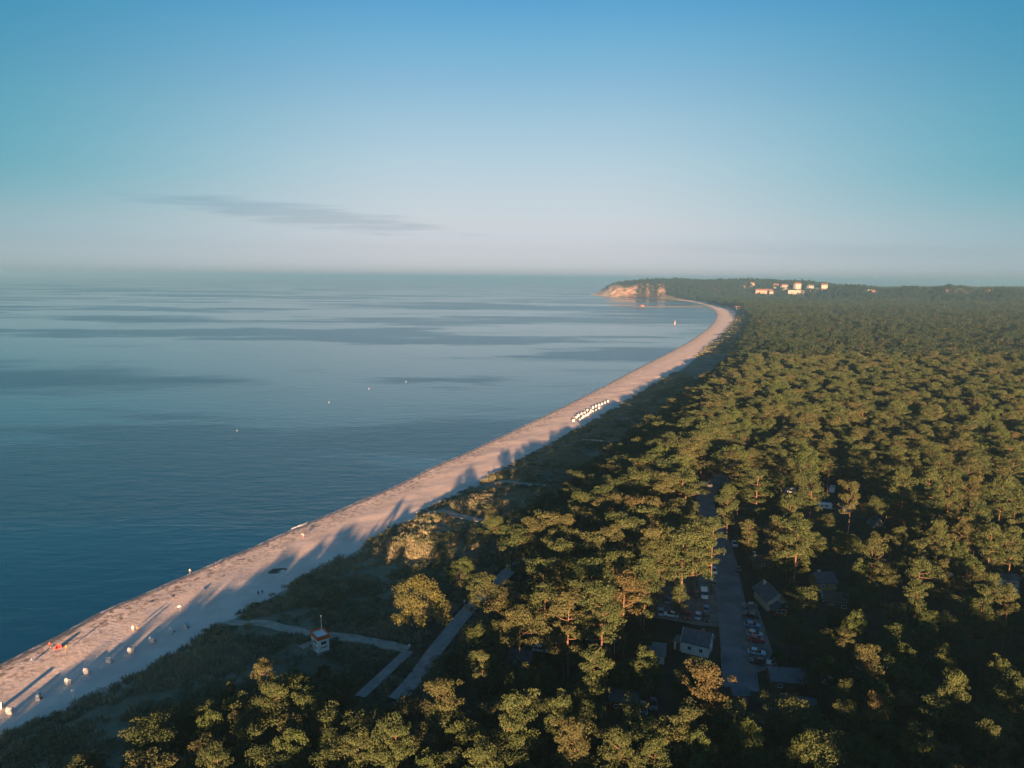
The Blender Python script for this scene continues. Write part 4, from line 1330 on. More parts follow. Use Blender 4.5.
def ball(c, r, sz=1.0, n=10, m=6):
    V = [(c[0], c[1], c[2] - r * sz)]
    for i in range(1, m):
        a = math.pi * i / m
        for k in range(n): V.append((c[0] + r * math.sin(a) * math.cos(6.2832 * k / n), c[1] + r * math.sin(a) * math.sin(6.2832 * k / n), c[2] - r * sz * math.cos(a)))
    V.append((c[0], c[1], c[2] + r * sz))
    Fq = [(0, 1 + (k + 1) % n, 1 + k) for k in range(n)]
    for i in range(m - 2):
        for k in range(n): a, b_ = 1 + i * n + k, 1 + i * n + (k + 1) % n; Fq.append((a, b_, b_ + n, a + n))
    t = len(V) - 1; o = 1 + (m - 2) * n
    Fq += [(o + k, o + (k + 1) % n, t) for k in range(n)]
    return V, Fq


def person(p, pose, facing, top, legs, label, hair=0, skin=0):
    me, hip = BODY[pose]
    body = bpy.data.objects.new('person', me.copy()); COL.objects.link(body)
    body.data.materials.append(SKINS[skin])
    body.scale = (OBJ,) * 3; body.location = p; body.rotation_euler = (0, 0, R(facing))
    tag(body, label, 'person', 'people on the beach')
    for nm, z0, z1, col, gr in (('shirt', hip + .02, hip + .50, top, .014), ('trousers', (.06 if pose == 'sit' else .42), hip + .03, legs, .018)):
        if col is None: continue
        o = bpy.data.objects.new(nm, shell(me, z0, z1, gr, .34)); COL.objects.link(o); o.parent = body
        o.data.materials.append(mat(nm + '_cloth', col, .85, .2))
    hz_ = hip + (.76 if pose == 'sit' else .72)
    part('hair', ball((0, .02 if pose == 'sit' else .01, hz_), .112, 1.0), HAIRM[hair], body, True)
    part('face', merge(ball((.035, -.115, hz_ - .06), .012, 1, 6, 4), ball((-.035, -.115, hz_ - .06), .012, 1, 6, 4), ball((0, -.125, hz_ - .09), .016, 1, 6, 4)), SKINS[1 - skin], body)
    return body


person(on_beach(50, 648), 'stand', 40, (0.55, 0.05, 0.05), (0.05, 0.05, 0.07), 'person in a red top standing near the waterline at the left')
person(on_beach(66.5, 651), 'walk', -30, (0.50, 0.20, 0.06), (0.20, 0.14, 0.10), 'person in an orange top walking beside the red beach shelter', 1, 1)
person(on_beach(32, 661), 'sit', 60, (0.10, 0.20, 0.40), (0.08, 0.10, 0.14), 'person in blue sitting by the water at the far left')
person(on_beach(133, 631), 'stand', 10, (0.75, 0.73, 0.70), (0.55, 0.52, 0.48), 'person in white standing on the sunlit sand with a long shadow', 1)
person(on_beach(137.5, 632), 'stand', -20, (0.55, 0.22, 0.06), (0.10, 0.08, 0.08), 'person in an orange top beside the one in white', 0, 1)
person(on_beach(190, 573.5), 'walk', 160, (0.40, 0.36, 0.32), (0.20, 0.20, 0.24), 'person in a pale top walking along the wet sand')
person(on_beach(216, 567), 'stand', 90, (0.06, 0.06, 0.08), (0.05, 0.05, 0.06), 'person in dark clothes standing at the waterline')
person(on_beach(258.3, 596), 'walk', 150, (0.05, 0.06, 0.08), (0.04, 0.05, 0.07), 'left one of two dark clothed walkers in the shaded sand')
person(on_beach(262.3, 595), 'walk', 155, (0.09, 0.08, 0.08), (0.05, 0.06, 0.09), 'right one of two dark clothed walkers in the shaded sand', 1)
person(on_beach(302, 537), 'walk', 140, (0.20, 0.28, 0.42), (0.10, 0.12, 0.18), 'person in a blue top walking on the lit beach near the small breaker')
person(on_beach(303.5, 538), 'walk', 140, (0.40, 0.32, 0.32), (0.10, 0.10, 0.12), 'person in a dull pink top right beside the blue clad walker', 1)
person(on_beach(72.5, 695), 'stand', 0, (0.60, 0.68, 0.72), (0.45, 0.50, 0.55), 'person in pale clothes standing behind the row of beach chairs')

# small things on the sand
M_REDC = mat('red_canvas', (0.50, 0.05, 0.045), .8, .2)
p = on_beach(59, 648)
t = empty('beach_shelter', p, R(20)); t.scale = (OBJ,) * 3; tag(t, 'small red beach shelter on the sand near the waterline', 'beach shelter')
part('canopy', ([(-.9, .5, 0), (.9, .5, 0), (-.8, -.5, 0), (.8, -.5, 0), (-.55, 0, .95), (.55, 0, .95), (-.5, -.1, .9), (.5, -.1, .9)], [(0, 1, 5, 4), (0, 4, 2), (1, 3, 5), (4, 5, 7, 6), (4, 6, 2), (5, 3, 7)]), M_REDC, t)
part('ground_sheet', bx(0, 0, .02, 1.6, 1.0, .03), M_REDC, t)
p = on_beach(180, 612)
t = empty('parasol', p); t.scale = (OBJ,) * 3; tag(t, 'round white parasol standing on the shaded sand', 'parasol')
part('pole', cyl((0, 0, -.3), (0, 0, 2.1), .025, n=8), M_TRIM, t)
part('canopy', cyl((0, 0, 1.75), (0, 0, 2.15), 0.8, .04, 12), M_TOWERW, t)
M_DARKW = mat('driftwood', (0.12, 0.09, 0.07), .9, .1, noise=(4, .3))
p = on_beach(278, 571)
vv = []
t = empty('sand_pit', p, R(25)); t.scale = (OBJ,) * 3; tag(t, 'dark ring of heaped sand left on the beach', 'sand pit')
ringv, ringf = [], []
for k in range(20):
    a = 6.283 * k / 20; hh_ = .28 + .12 * math.sin(3 * a + 1) + .05 * math.sin(7 * a)
    for rr, z in ((2.9, -.05), (2.3, hh_), (1.6, -.05)): ringv.append((rr * math.cos(a) * 1.1, rr * math.sin(a) * .8, z))
for k in range(20):
    for j in range(2): ringf.append((k * 3 + j, ((k + 1) % 20) * 3 + j, ((k + 1) % 20) * 3 + j + 1, k * 3 + j + 1))
part('pit_floor', merge(cyl((0, 0, -.02), (0, 0, .05), 2.0, 2.0, 20)), mat('wet_sand', (0.10, 0.085, 0.07), .9, .1), t)
part('rim', (ringv, ringf), mat('damp_sand', (0.17, 0.14, 0.115), .95, .1, noise=(2, .3)), t, True)
for i, (x, y) in enumerate(((150, 603), (172, 597), (205, 588), (222, 577), (240, 571), (120, 620))):
    p = on_beach(x, y)
    o = part('driftwood_log', tube([(-1.1, 0, .1), (-.2, .12, .16), (.5, .02, .12), (1.2, .2, .06)], [.10, .14, .12, .05], 7), M_DARKW, None, True)
    o.location = p; o.rotation_euler = (0, 0, rng.rand() * 3); o.scale = (OBJ * .6,) * 3
    tag(o, ['driftwood log below the sunlit sand, nearest the person in white', 'driftwood log on the pale sand, second going up the beach', 'driftwood log by the seaweed line below the walker', 'driftwood log near the dark clad person at the waterline',
            'driftwood log left of the dark sand ring', 'driftwood log lying left of the two people with long shadows'][i], 'log', 'driftwood on the beach')

# a small breaker off the waterline
for pts in (((291, 529.0), (297, 526.8), (303, 524.6), (308, 522)),):
    ln = resample(smooth_line(np.array([at(x, y, 0)[:2] for x, y in pts]), 2), .6)
    d = np.gradient(ln, axis=0); d /= np.linalg.norm(d, axis=1, keepdims=True); nn = np.stack([-d[:, 1], d[:, 0]], 1)
    wv_ = (0.25 + .35 * rng.rand(len(ln))) * np.sin(np.linspace(.1, 3.04, len(ln)))
    V = np.vstack([np.column_stack([ln - nn * wv_[:, None], np.full(len(ln), .01)]), np.column_stack([ln, .05 + .35 * wv_]), np.column_stack([ln + nn * wv_[:, None] * 1.3, np.full(len(ln), .01)])])
    n = len(ln)
    tag(add_mesh('water_breaker', V, np.array([(r_ * n + i, r_ * n + i + 1, (r_ + 1) * n + i + 1, (r_ + 1) * n + i) for r_ in (0, 1) for i in range(n - 1)]), mat('sea_foam', (.55, .58, .6), .9, .2, noise=(3, .3)), True), kind='structure')
# ------------------------------------------------------------------ vehicles
M_TYRE = mat('tyre_rubber', (0.02, 0.02, 0.02), .9, .2)
M_RIM = mat('wheel_rim', (0.5, 0.5, 0.52), .35, .5, metal=.8)
M_HEAD = mat('headlight_glass', (0.75, 0.78, 0.8), .15, .6)
M_TAIL = mat('tail_light', (0.35, 0.02, 0.02), .25, .5)
PAINT = {n: mat('paint_' + n, c, .28, .5) for n, c in dict(white=(.72, .73, .72), silver=(.42, .45, .47), blue=(.10, .22, .40), paleblue=(.42, .55, .64), black=(.025, .026, .03), red=(.42, .03, .04), grey=(.14, .15, .16), cream=(.58, .52, .42), darkred=(.18, .03, .035)).items()}


def taper_loft(secs):
    """secs: (z, x0, x1, half width) quads stacked into one hull"""
    V, Fq = [], []
    for z, a, b_, hw in secs: V += [(a, -hw, z), (b_, -hw, z), (b_, hw, z), (a, hw, z)]
    for i in range(len(secs) - 1):
        for k in range(4): p, q = i * 4 + k, i * 4 + (k + 1) % 4; Fq.append((p, q, q + 4, p + 4))
    n = len(secs) * 4
    return V, Fq + [(3, 2, 1, 0), (n - 4, n - 3, n - 2, n - 1)]


def make_car(kind):
    root = empty('parked_car' if kind == 'car' else 'parked_van', (0, 0, 0)); root.scale = (OBJ,) * 3
    if kind == 'car':
        L_, wb, hood = 4.25, 1.3, .92
        body = taper_loft([(.22, -2.0, 2.0, .78), (.45, -2.12, 2.12, .88), (.70, -2.10, 2.08, .90), (.90, -2.02, 1.85, .86)])
        cab = taper_loft([(.895, -1.85, 1.05, .80), (1.20, -1.60, .55, .73), (1.44, -1.25, .15, .64)])
        top_ = bx(-.55, 0, 1.455, 1.35, 1.22, .05)
    else:
        wb = 1.55
        body = taper_loft([(.25, -2.45, 2.35, .88), (.55, -2.5, 2.48, .97), (1.05, -2.5, 2.35, .98), (1.30, -2.5, 1.9, .97)])
        cab = taper_loft([(1.295, -2.47, 1.85, .95), (1.75, -2.45, 1.35, .93), (1.98, -2.40, 1.15, .90)])
        top_ = bx(-.6, 0, 2.03, 3.5, 1.76, .10)
    bo = part('body', body, PAINT['white'], root, bevel=.05)
    part('cabin_glass', cab, M_PANE, root, bevel=.03)
    rf = part('roof', top_, PAINT['white'], root, bevel=.02)
    for o in (bo, rf):
        o.material_slots[0].link = 'OBJECT'; o.material_slots[0].material = PAINT['white']
    zc = .90 if kind == 'car' else 1.3
    if kind == 'car':
        for s in (-1, 1):
            pl = part('pillar', merge(bx(-.62, s * .74, 1.17, .09, .08, .56)), PAINT['white'], root)
    else:
        pl = part('side_panel', merge(bx(-1.15, -.955, 1.63, 2.4, .05, .66), bx(-1.15, .955, 1.63, 2.4, .05, .66)), PAINT['white'], root)
    for sx in (-wb, wb):
        for s in (-1, 1):
            wh_ = part('wheel', cyl((sx, s * .66, .31), (sx, s * .90, .31), .31, n=14), M_TYRE, root)
            part('rim', cyl((sx, s * .895, .31), (sx, s * .915, .31), .19, n=10), M_RIM, wh_)
    e = 2.07 if kind == 'car' else 2.44
    for s in (-1, 1):
        part('headlight', bx(e, s * .62, .66, .10, .34, .16), M_HEAD, root, bevel=.03)
        part('tail_light', bx(-e - (.03 if kind == 'car' else .06), s * .66, .70, .08, .26, .22), M_TAIL, root, bevel=.02)
    return root


def paint(root, name):
    for c in root.children:
        if c.name.split('.')[0] in ('body', 'roof', 'pillar', 'side_panel'):
            for sl_ in c.material_slots:
                sl_.link = 'OBJECT'; sl_.material = PAINT[name]


def yaw_px(x, y, dx, dy):
    a, b_ = on_ground(x, y), on_ground(x + dx, y + dy)
    return math.atan2(b_.y - a.y, b_.x - a.x)


car0, van0 = make_car('car'), make_car('van')
UPD = (-1.5, -12)
LOTC = lambda x, y: yaw_px(x, y, -1, -14)
ROADY = lambda x, y: yaw_px(x, y, -1.5, -12)
CROSS = lambda x, y: yaw_px(x, y, 12, 1.5)
CARS = [
    ('car', 660.5, 614, LOTC, 'paleblue', 'pale blue car at the left end of the front parking row'), ('car', 667.5, 602, LOTC, 'blue', 'blue car behind the front row at the left of the car park'),
    ('car', 671, 617, CROSS, 'white', 'white car parked crosswise left of the middle of the lot'), ('car', 687, 618, LOTC, 'darkred', 'dark maroon car alone in the middle of the front row'),
    ('car', 698, 618, LOTC, 'paleblue', 'pale blue car at the right end of the front parking row'), ('car', 705.8, 611, LOTC, 'blue', 'blue car nearest the road in the upper row of the lot'),
    ('car', 706.3, 620, LOTC, 'black', 'black car at the lot corner nearest the white house'), ('van', 704, 597, LOTC, 'white', 'white box van in the upper half of the car park'),
    ('car', 695.5, 596, LOTC, 'darkred', 'dark red car left of the white box van'), ('car', 713.8, 573, ROADY, 'white', 'white car on the verge left of the road'),
    ('car', 713.8, 585, ROADY, 'grey', 'grey car on the verge below the white one'), ('car', 712, 556.5, ROADY, 'silver', 'silver car beside the rounded green broadleaf tree'),
    ('car', 734.5, 546, ROADY, 'white', 'white car parked on the right of the road by the roofs'), ('car', 738.5, 571, ROADY, 'black', 'black car on the right verge above the hedge'),
    ('car', 749, 608, CROSS, 'grey', 'grey car at the head of the row right of the road'), ('car', 750.5, 617.5, CROSS, 'black', 'black car second in the row right of the road'),
    ('car', 752, 627.5, CROSS, 'blue', 'dull blue car third in the row right of the road'), ('car', 754.5, 636.5, CROSS, 'silver', 'silver car just above the bright red one'),
    ('car', 756, 642, CROSS, 'red', 'bright red car in the row right of the road'), ('car', 756.5, 655, CROSS, 'paleblue', 'pale blue car below the bright red one'),
    ('car', 758, 664, CROSS, 'black', 'black car last in the row right of the road'), ('car', 769, 668, ROADY, 'cream', 'cream car behind the row by the felt roofed hall'),
    ('car', 643, 711, LOTC, 'paleblue', 'pale blue car beside the rust red cottage'), ('car', 653, 707, LOTC, 'grey', 'grey car right of the one beside the rust red cottage'),
    ('car', 700, 548, ROADY, 'silver', 'silver car half hidden at the bend of the road'), ('van', 706.5, 487, lambda x, y: yaw_px(x, y, 10, 1), 'white', 'white van at the upper bend of the road'),
    ('car', 541, 652, CROSS, 'white', 'white car in the clearing by the dark wooden cabin'), ('car', 521, 657, LOTC, 'silver', 'silver car near the dark wooden cabin'),
]
used = {'car': False, 'van': False}
for kd, x, y, yf, colr, lab in CARS:
    src = car0 if kd == 'car' else van0
    o = src if not used[kd] else copy_tree(src)
    used[kd] = True
    o.location = on_ground(x, y); o.location.z += .12
    o.rotation_euler = (0, 0, yf(x, y) + rng.normal() * .05 + (math.pi if rng.rand() < .5 else 0))
    tag(o, lab, 'van' if kd == 'van' else 'car', 'cars parked around the road and the car park')
    paint(o, colr)

# caravans in the forest camp
M_CARAV = mat('caravan_white', (0.66, 0.68, 0.68), .45, .4)


def make_caravan():
    t = empty('caravan', (0, 0, 0)); t.scale = (OBJ,) * 3
    part('body', prism([(-1.05, .45), (1.05, .45), (1.1, 1.3), (1.0, 2.35), (.85, 2.5), (-.85, 2.5), (-1.0, 2.35), (-1.1, 1.3)], -2.6, 2.4), M_CARAV, t, bevel=.08)
    part('stripe', merge(bx(-.1, -1.095, 1.15, 4.6, .02, .12), bx(-.1, 1.095, 1.15, 4.6, .02, .12)), PAINT['blue'], t)
    for x in (-1.5, .2): add_window(t, x, -1.1, 1.72, 1.0, .6, -math.pi / 2, M_GREY)
    dr_ = part('door', bx(1.5, -1.10, 1.35, .7, .05, 1.7), M_TRIM, t); part('handle', bx(1.25, -1.14, 1.3, .08, .04, .05), M_GREY, dr_)
    part('drawbar', merge(bx(3.0, 0, .45, 1.3, .12, .1), bx(3.6, 0, .3, .1, .1, .5)), M_GREY, t)
    for s in (-1, 1): part('wheel', cyl((-.2, s * .95, .33), (-.2, s * 1.12, .33), .33, n=14), M_TYRE, t)
    return t


cv = make_caravan()
CVS = [(789, 493, 10, 'white caravan behind the tall pair of pines'), (832, 492, 60, 'white caravan in the camp glade, upper right of the tall pines'), (825, 509, -10, 'white caravan below the one in the camp glade'),
       (849, 512, 30, 'white caravan under the pines deepest in the camp'), (1008, 596, 5, 'white caravan in front of the pale roofed lodge'), (932, 700, -15, 'white caravan alone in the dark wood at the lower right'),
       (828, 683, 30, 'white caravan right of the felt roofed hall'), (770, 492, 40, 'white caravan at the left end of the camp glade'), (958, 578, 20, 'white caravan left of the pale roofed lodge')]
for i, (x, y, a, lab) in enumerate(CVS):
    o = cv if i == 0 else copy_tree(cv)
    o.location = on_ground(x, y); o.rotation_euler = (0, 0, R(a)); o.scale = (OBJ * (.62 if x == 932 or x == 828 else 1) * (.95 + .15 * rng.rand()),) * 3
    tag(o, lab, 'caravan', 'caravans in the forest camp')

# white gate at the roadside and posts
p = on_ground(754, 566)
t = empty('white_gate', p, R(2)); t.scale = (OBJ,) * 3; tag(t, 'tall white gate pillar with a pale crossbeam right of the road', 'gate')
part('pillar', bx(0, 0, 1.6, .7, .7, 3.4), M_TRIM, t, bevel=.03)
part('crossbeam', bx(2.1, 0, 2.3, 6.4, .14, .16), M_TRIM, t)
part('post', bx(5.2, 0, 1.1, .16, .16, 2.4), M_TRIM, t)
part('post', bx(-1.0, 0, 1.1, .16, .16, 2.4), M_TRIM, t)
for i, (x, y) in enumerate(((768.5, 710), (771.5, 709.5), (774.5, 709))):
    o = part('white_post', merge(bx(0, 0, .7, .14, .14, 1.7), bx(0, 0, 1.57, .2, .2, .06)), M_TRIM, None)
    o.location = on_ground(x, y); o.scale = (OBJ,) * 3; tag(o, ['left', 'middle', 'right'][i] + ' one of three white posts beside the red cabin', 'post', 'posts by the red cabin')
o = part('white_post', merge(bx(0, 0, .5, .12, .12, 1.2), bx(0, 0, 1.12, .3, .05, .24)), M_TRIM, None)
o.location = on_beach(73.5, 698); o.scale = (OBJ,) * 3; tag(o, 'short white post with a sign plate behind the beach chairs', 'post')

# ------------------------------------------------------------------ on the water
M_BUOY = mat('buoy_white', (0.42, 0.42, 0.42), .5, .3)
M_SAIL = mat('sail_cloth', (0.42, 0.24, 0.22), .8, .2)
for i, (x, y) in enumerate(((237, 431), (329, 402.5), (369, 389), (406, 382))):
    p = at(x, y, 0)
    k = 0.55 * p.y / 330
    t = empty('buoy', p); tag(t, ['white buoy nearest the left, on the dark patch of sea', 'white buoy, second counting outward from the left', 'small white buoy, third counting outward from the left', 'white buoy farthest out of the four'][i], 'buoy', 'buoys on the sea')
    part('float', ball((0, 0, .15 * k), .38 * k, .8, 12, 8), M_BUOY, t, True)
    part('topmark', merge(cyl((0, 0, .4 * k), (0, 0, 1.1 * k), .05 * k, n=6), cyl((0, 0, .8 * k), (0, 0, 1.2 * k), .2 * k, .02, 8)), M_BUOY, t)
p = at(675, 323.5, 0)
t = empty('sailboat', p, R(62)); t.scale = (.62,) * 3; tag(t, 'small sailboat with a pink lit sail on the calm bay', 'sailboat')
hull = taper_loft([(-.5, -3.2, 3.0, .5), (0.0, -3.7, 3.8, 1.1), (.75, -3.9, 4.4, 1.25)])
part('hull', hull, M_TRIM, t, bevel=.1)
part('mast', cyl((.6, 0, .7), (.6, 0, 10.0), .10, .06, 8), M_GREY, t)
part('boom', cyl((.6, 0, 1.6), (-3.2, .5, 1.6), .07, .06, 8), M_GREY, t)
part('mainsail', ([(.5, .02, 1.7), (-3.1, .48, 1.7), (.55, .02, 9.8), (-1.2, .75, 4.5), (.5, -.02, 1.7), (-3.1, .44, 1.7), (.55, -.02, 9.8), (-1.2, .71, 4.5)], [(0, 3, 1), (0, 2, 3), (2, 1, 3), (4, 5, 7), (4, 7, 6), (6, 7, 5)]), M_SAIL, t)
part('jib', ([(.8, .0, 8.8), (4.1, 0, .9), (.9, .35, 1.3), (1.7, .35, 3.5), (.8, -.04, 8.8), (4.1, -.04, .9), (.9, .31, 1.3)], [(0, 1, 3), (1, 2, 3), (2, 0, 3), (4, 6, 5)]), M_SAIL, t)

# pier
M_PIER = mat('pier_timber', (0.10, 0.09, 0.085), .9, .2, noise=(.5, .2))
a, b_ = at(634, 308.4, 0), at(714, 307.2, 0)
dv = (b_ - a); Lp = dv.length
t = empty('pier', a, math.atan2(dv.y, dv.x)); tag(t, 'long wooden pier reaching into the bay below the headland', 'pier')
part('deck', bx(Lp / 2, 0, 3.4, Lp, 5.0, .5), M_PIER, t)
part('railing', merge(bx(Lp / 2, -2.4, 4.55, Lp, .1, .12), bx(Lp / 2, 2.4, 4.55, Lp, .1, .12), *[bx(Lp * k / 60, s * 2.4, 4.05, .1, .1, 1.0) for k in range(61) for s in (-1, 1)]), M_PIER, t)
for k in range(26):
    for s in (-1.7, 1.7): part('pile', cyl((Lp * (k + .5) / 26, s, -4), (Lp * (k + .5) / 26, s, 3.16), .28, n=6), M_PIER, t)
part('end_platform', bx(8, 0, 3.41, 26, 16, .46), M_PIER, t)
pv = part('pavilion', bx(24, 0, 5.0, 9, 4.4, 2.7), mat('pavilion_wall', (.16, .11, .10), .85, .2), t)
part('pavilion_roof', ([(19, -2.8, 6.36), (29, -2.8, 6.36), (29, 2.8, 6.36), (19, 2.8, 6.36), (21, 0, 8), (27, 0, 8)], [(0, 1, 5, 4), (1, 2, 5), (2, 3, 4, 5), (3, 0, 4), (3, 2, 1, 0)]), M_REDR, pv)

# gulls
M_GULL = mat('gull_grey', (0.10, 0.10, 0.11), .8, .2)


def gull(p, rz, s, label):
    V = [(-.30, 0, 0), (-.18, -.05, .02), (-.18, .05, .02), (-.18, 0, -.05), (.05, -.07, .03), (.05, .07, .03), (.05, 0, -.08), (.28, -.03, .03), (.28, .03, .03), (.28, 0, -.02), (.40, 0, .0),
         (.12, -.30, .12), (-.04, -.30, .11), (.00, -.72, .06), (-.06, -.70, .05), (.12, .30, .12), (-.04, .30, .11), (.00, .72, .06), (-.06, .70, .05)]
    Fq = [(0, 2, 1), (0, 1, 3), (0, 3, 2), (1, 2, 5, 4), (1, 4, 6, 3), (2, 3, 6, 5), (4, 5, 8, 7), (4, 7, 9, 6), (5, 6, 9, 8), (7, 8, 10), (7, 10, 9), (8, 9, 10),
          (4, 11, 12, 1), (11, 13, 14, 12), (5, 2, 16, 15), (15, 16, 18, 17)]
    o = add_mesh('gull', V, Fq, M_GULL); o.location = p; o.rotation_euler = (R(12), 0, rz); o.scale = (s, s, s)
    tag(o, label, 'bird')


gull(at(866, 264, 0) if False else Vector((0, 0, H)) + (fw + rt * ((866 - CX) / F) - up * ((264 - CY) / F)) * 230, R(20), 1.0, 'small dark gull flying high over the horizon on the right')
gull(Vector((0, 0, H)) + (fw + rt * ((1001 - CX) / F) - up * ((317 - CY) / F)) * 190, R(70), 1.0, 'small dark gull flying low over the forest at the right edge')

# ------------------------------------------------------------------ the town on the hill and the far shore
def town(px, py_base, D, wpx, floors, roof, wallm, roofm, label, name='town_house', rz=0.0, depth=12.0):
    q = at(px, py_base, 0)
    dr_ = Vector((q.x, q.y, 0)).normalized()
    x, y = dr_.x * D, dr_.y * D
    zg = gz(x, y)
    wm = wpx * D / F * 0.85
    # base so that it shows at the wanted height; it stands on the ground there
    root = empty(name, (x, y, zg), rz); tag(root, label, 'building', 'buildings of the town on the hill')
    hh_ = floors * 2.5
    root['zwant'] = 0
    part('wall', bx(0, 0, hh_ / 2 - 6, wm, depth, hh_ + 12), wallm, root)
    if roof: part('roof', prism([(-depth / 2 - .6, hh_ + .02), (depth / 2 + .6, hh_ + .02), (0, hh_ + depth * .38)], -wm / 2 - .6, wm / 2 + .6), roofm, root)
    else: part('roof', bx(0, 0, hh_ + .35, wm + .8, depth + .8, .7), roofm, root)
    n = max(2, min(6, int(wm / 6)))
    for f in range(min(floors, 4)):
        for k in range(n): part('window', bx((k + .5) * wm / n - wm / 2, -depth / 2 - .03, (f + .5) * hh_ / min(floors, 4), 1.8, .1, 1.7), M_PANE, root)
    del root['zwant']
    return root
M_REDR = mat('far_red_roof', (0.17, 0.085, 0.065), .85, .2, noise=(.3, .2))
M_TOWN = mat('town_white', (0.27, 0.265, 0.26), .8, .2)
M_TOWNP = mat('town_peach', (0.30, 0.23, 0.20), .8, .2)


def hill_at(px, py, D):
    """ground position on the bearing of pixel px at distance D"""
    d = fw + rt * ((px - CX) / F) - up * ((py - CY) / F)
    k = D / math.hypot(d.x, d.y)
    return d.x * k, d.y * k, H + d.z * k


TOWN = [   # px x, px y of the foot, distance, width px, floors, gabled, wall, roof, label
    (764, 291, 2420, 17, 4, True, M_TOWNP, M_REDR, 'long peach coloured hotel with red roof on the hill, leftmost of the town'),
    (784, 289.5, 2480, 7, 5, True, M_TOWN, M_REDR, 'narrow white house with red roof right of the long hotel'),
    (797, 289.5, 2450, 7, 7, True, M_TOWN, M_REDR, 'tallest white tower block with red roof in the town'),
    (794, 293.5, 2380, 13, 4, False, M_TOWN, M_TEALR, 'broad white flat roofed hotel below the tallest block'),
    (810, 290, 2440, 6, 5, True, M_TOWN, M_SLATE, 'small white house right of the tallest block'),
    (824, 290, 2400, 6, 6, True, M_TOWN, M_REDR, 'white house alone at the right end of the hill town'),
    (776, 288, 2520, 5, 4, True, M_TOWN, M_REDR, 'small white house tucked behind the long hotel'),
    (867, 295.5, 2230, 8, 4, False, M_TOWN, M_TEALR, 'pale building half sunk in the wooded ridge right of the town'),
    (958, 297, 2150, 7, 4, True, M_TOWN, M_SLATE, 'white building on the right hand ridge, nearer the town'),
    (966, 297.5, 2140, 9, 3, True, M_TOWN, M_REDR, 'widest white building on the right hand ridge'),
    (986, 298, 2130, 5, 4, True, M_TOWN, M_REDR, 'small white house on the ridge nearest the right edge'),
    (771, 293, 2400, 4, 3, True, M_TOWN, M_REDR, 'little white house in the trees below the long hotel'),
    (803, 294, 2380, 4, 3, True, M_TOWNP, M_SLATE, 'little peach house at the right of the broad hotel'),
    (817, 291.5, 2410, 4, 3, True, M_TOWN, M_SLATE, 'little white house between the two right hand town houses'),
    (744, 291, 2560, 4, 3, True, M_TOWNP, M_REDR, 'little peach house far left of the long hotel'),
    (752, 289.5, 2600, 4, 4, True, M_TOWN, M_REDR, 'small white house up the slope left of the long hotel'),
    (873, 296, 2200, 4, 3, True, M_TOWN, M_REDR, 'small gabled house beside the pale building on the ridge'),
    (948, 297, 2150, 4, 3, True, M_TOWNP, M_REDR, 'small peach house at the left end of the right hand ridge'),
]
for (px, py, D, wp, fl, gb, wm_, rm_, lab) in TOWN:
    x, y, z = hill_at(px, py, D)
    o = town(px, py, D, wp, fl, gb, wm_, rm_, lab)
    zg = gz(x, y)
    o.location = (x, y, max(zg, min(z, zg + 9)))
    o.rotation_euler = (0, 0, math.atan2(-x, y) * 1.0 + rng.uniform(-.75, .75))
for i, (px, py, wp) in enumerate(((729, 307, 6), (733, 304, 5), (738, 310, 6), (726, 303, 4))):
    p = on_ground(px, py); D = math.hypot(p.x, p.y)
    o = town(px, py, D, wp, 2, i % 2 == 0, M_TOWN, M_TEALR if i % 2 else M_REDR,
             ['white beach kiosk with red roof at the head of the bay', 'white flat roofed pavilion behind the bay beach', 'white red roofed kiosk nearest the forest at the bay', 'small white flat kiosk by the root of the pier'][i], 'beach_kiosk', 0, 8)
    o.location = p; o['group'] = 'pavilions behind the bay beach'

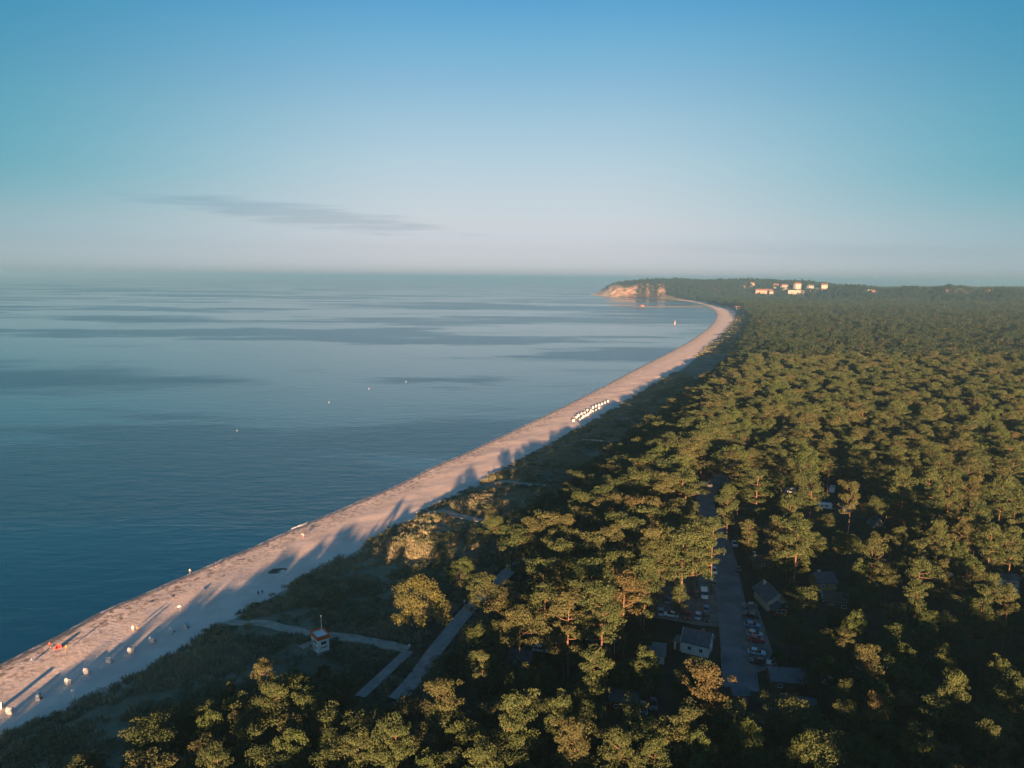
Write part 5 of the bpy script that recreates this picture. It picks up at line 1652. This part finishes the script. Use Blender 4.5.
# ------------------------------------------------------------------ labels for the single trees
LM = [('white lifeguard tower', 320, 640), ('lone round tree', 421, 596), ('promenade end', 400, 695), ('dark wooden cabin', 522, 655), ('boardwalk', 380, 672), ('promenade bend', 470, 605),
      ('small brown cabin', 603, 650), ('grey roofed cottage', 652, 652), ('rust red cottage', 624, 698), ('white house', 693, 645), ('white box van', 704, 593), ('maroon car', 687, 617),
      ('gabled house', 770, 600), ('ochre house', 822, 575), ('brown bungalow', 835, 598), ('felt roofed hall', 786, 675), ('red cabin', 795, 705), ('white gate', 754, 556), ('bend of the road', 704, 500),
      ('glade caravan', 832, 490), ('steep hut', 876, 520), ('pale roofed lodge', 1000, 578), ('lone caravan', 932, 698), ('sunlit white cottage', 662, 510),
      ('low blue grey shed', 738, 695), ('last beach chair', 186, 628), ('upper dune path', 520, 484), ('lower dune path', 457, 516), ('upper roadside van', 706, 484), ('red car', 756, 640)]
cnt = {}
rec = []
for root, kind, hero, x, y, z, hh_, kw in solo_trees:
    uu, vv_, _ = proj([(x, y, z + hh_ * .75)])
    uu, vv_ = float(uu[0]), float(vv_[0])
    dl = [(math.hypot(uu - lx, (vv_ - ly) * 1.3), nm, lx, ly) for nm, lx, ly in LM]
    dmin, nm, lx, ly = min(dl)
    if kind == 'lone':
        root['label'] = 'lone round pale green broadleaf tree standing free on the dune'; root['category'] = 'tree'
        continue
    dx, dy = uu - lx, vv_ - ly
    rel = ('to the right of' if dx > 0 else 'to the left of') if abs(dx) > abs(dy) else ('behind' if dy < 0 else 'in front of')
    rec.append((nm, rel, kind, dmin, root, hh_, kw, vv_))
for key in sorted({(r_[0], r_[1], r_[2]) for r_ in rec}):
    lst = sorted([r_ for r_ in rec if (r_[0], r_[1], r_[2]) == key], key=lambda q: q[3])
    for i, (nm, rel, kind, dmin, root, hh_, kw, vv_) in enumerate(lst):
        look = 'tall' if hh_ > 15 else ('young' if hh_ < 6 else ('low' if hh_ < 9 else 'mid sized'))
        kd = 'pine' if kind == 'pine' else 'broadleaf tree'
        o_ = ORD[i] + ' ' if i < len(ORD) else 'farther '
        lab = f'{look} {kd}, {o_}nearest {rel} the {nm}'
        tag(root, lab.replace('first nearest', 'nearest'), 'tree', 'single pines' if kind == 'pine' else 'single broadleaf trees')

# ------------------------------------------------------------------ laid out in units of 1.41 m: bring everything to metres
K = 1 / OBJ
bpy.context.view_layer.update()
for o in list(COL.objects):
    if o.parent is None and o.type != 'LIGHT':
        o.location = o.location * K
        if o.type != 'CAMERA': o.scale = o.scale * K
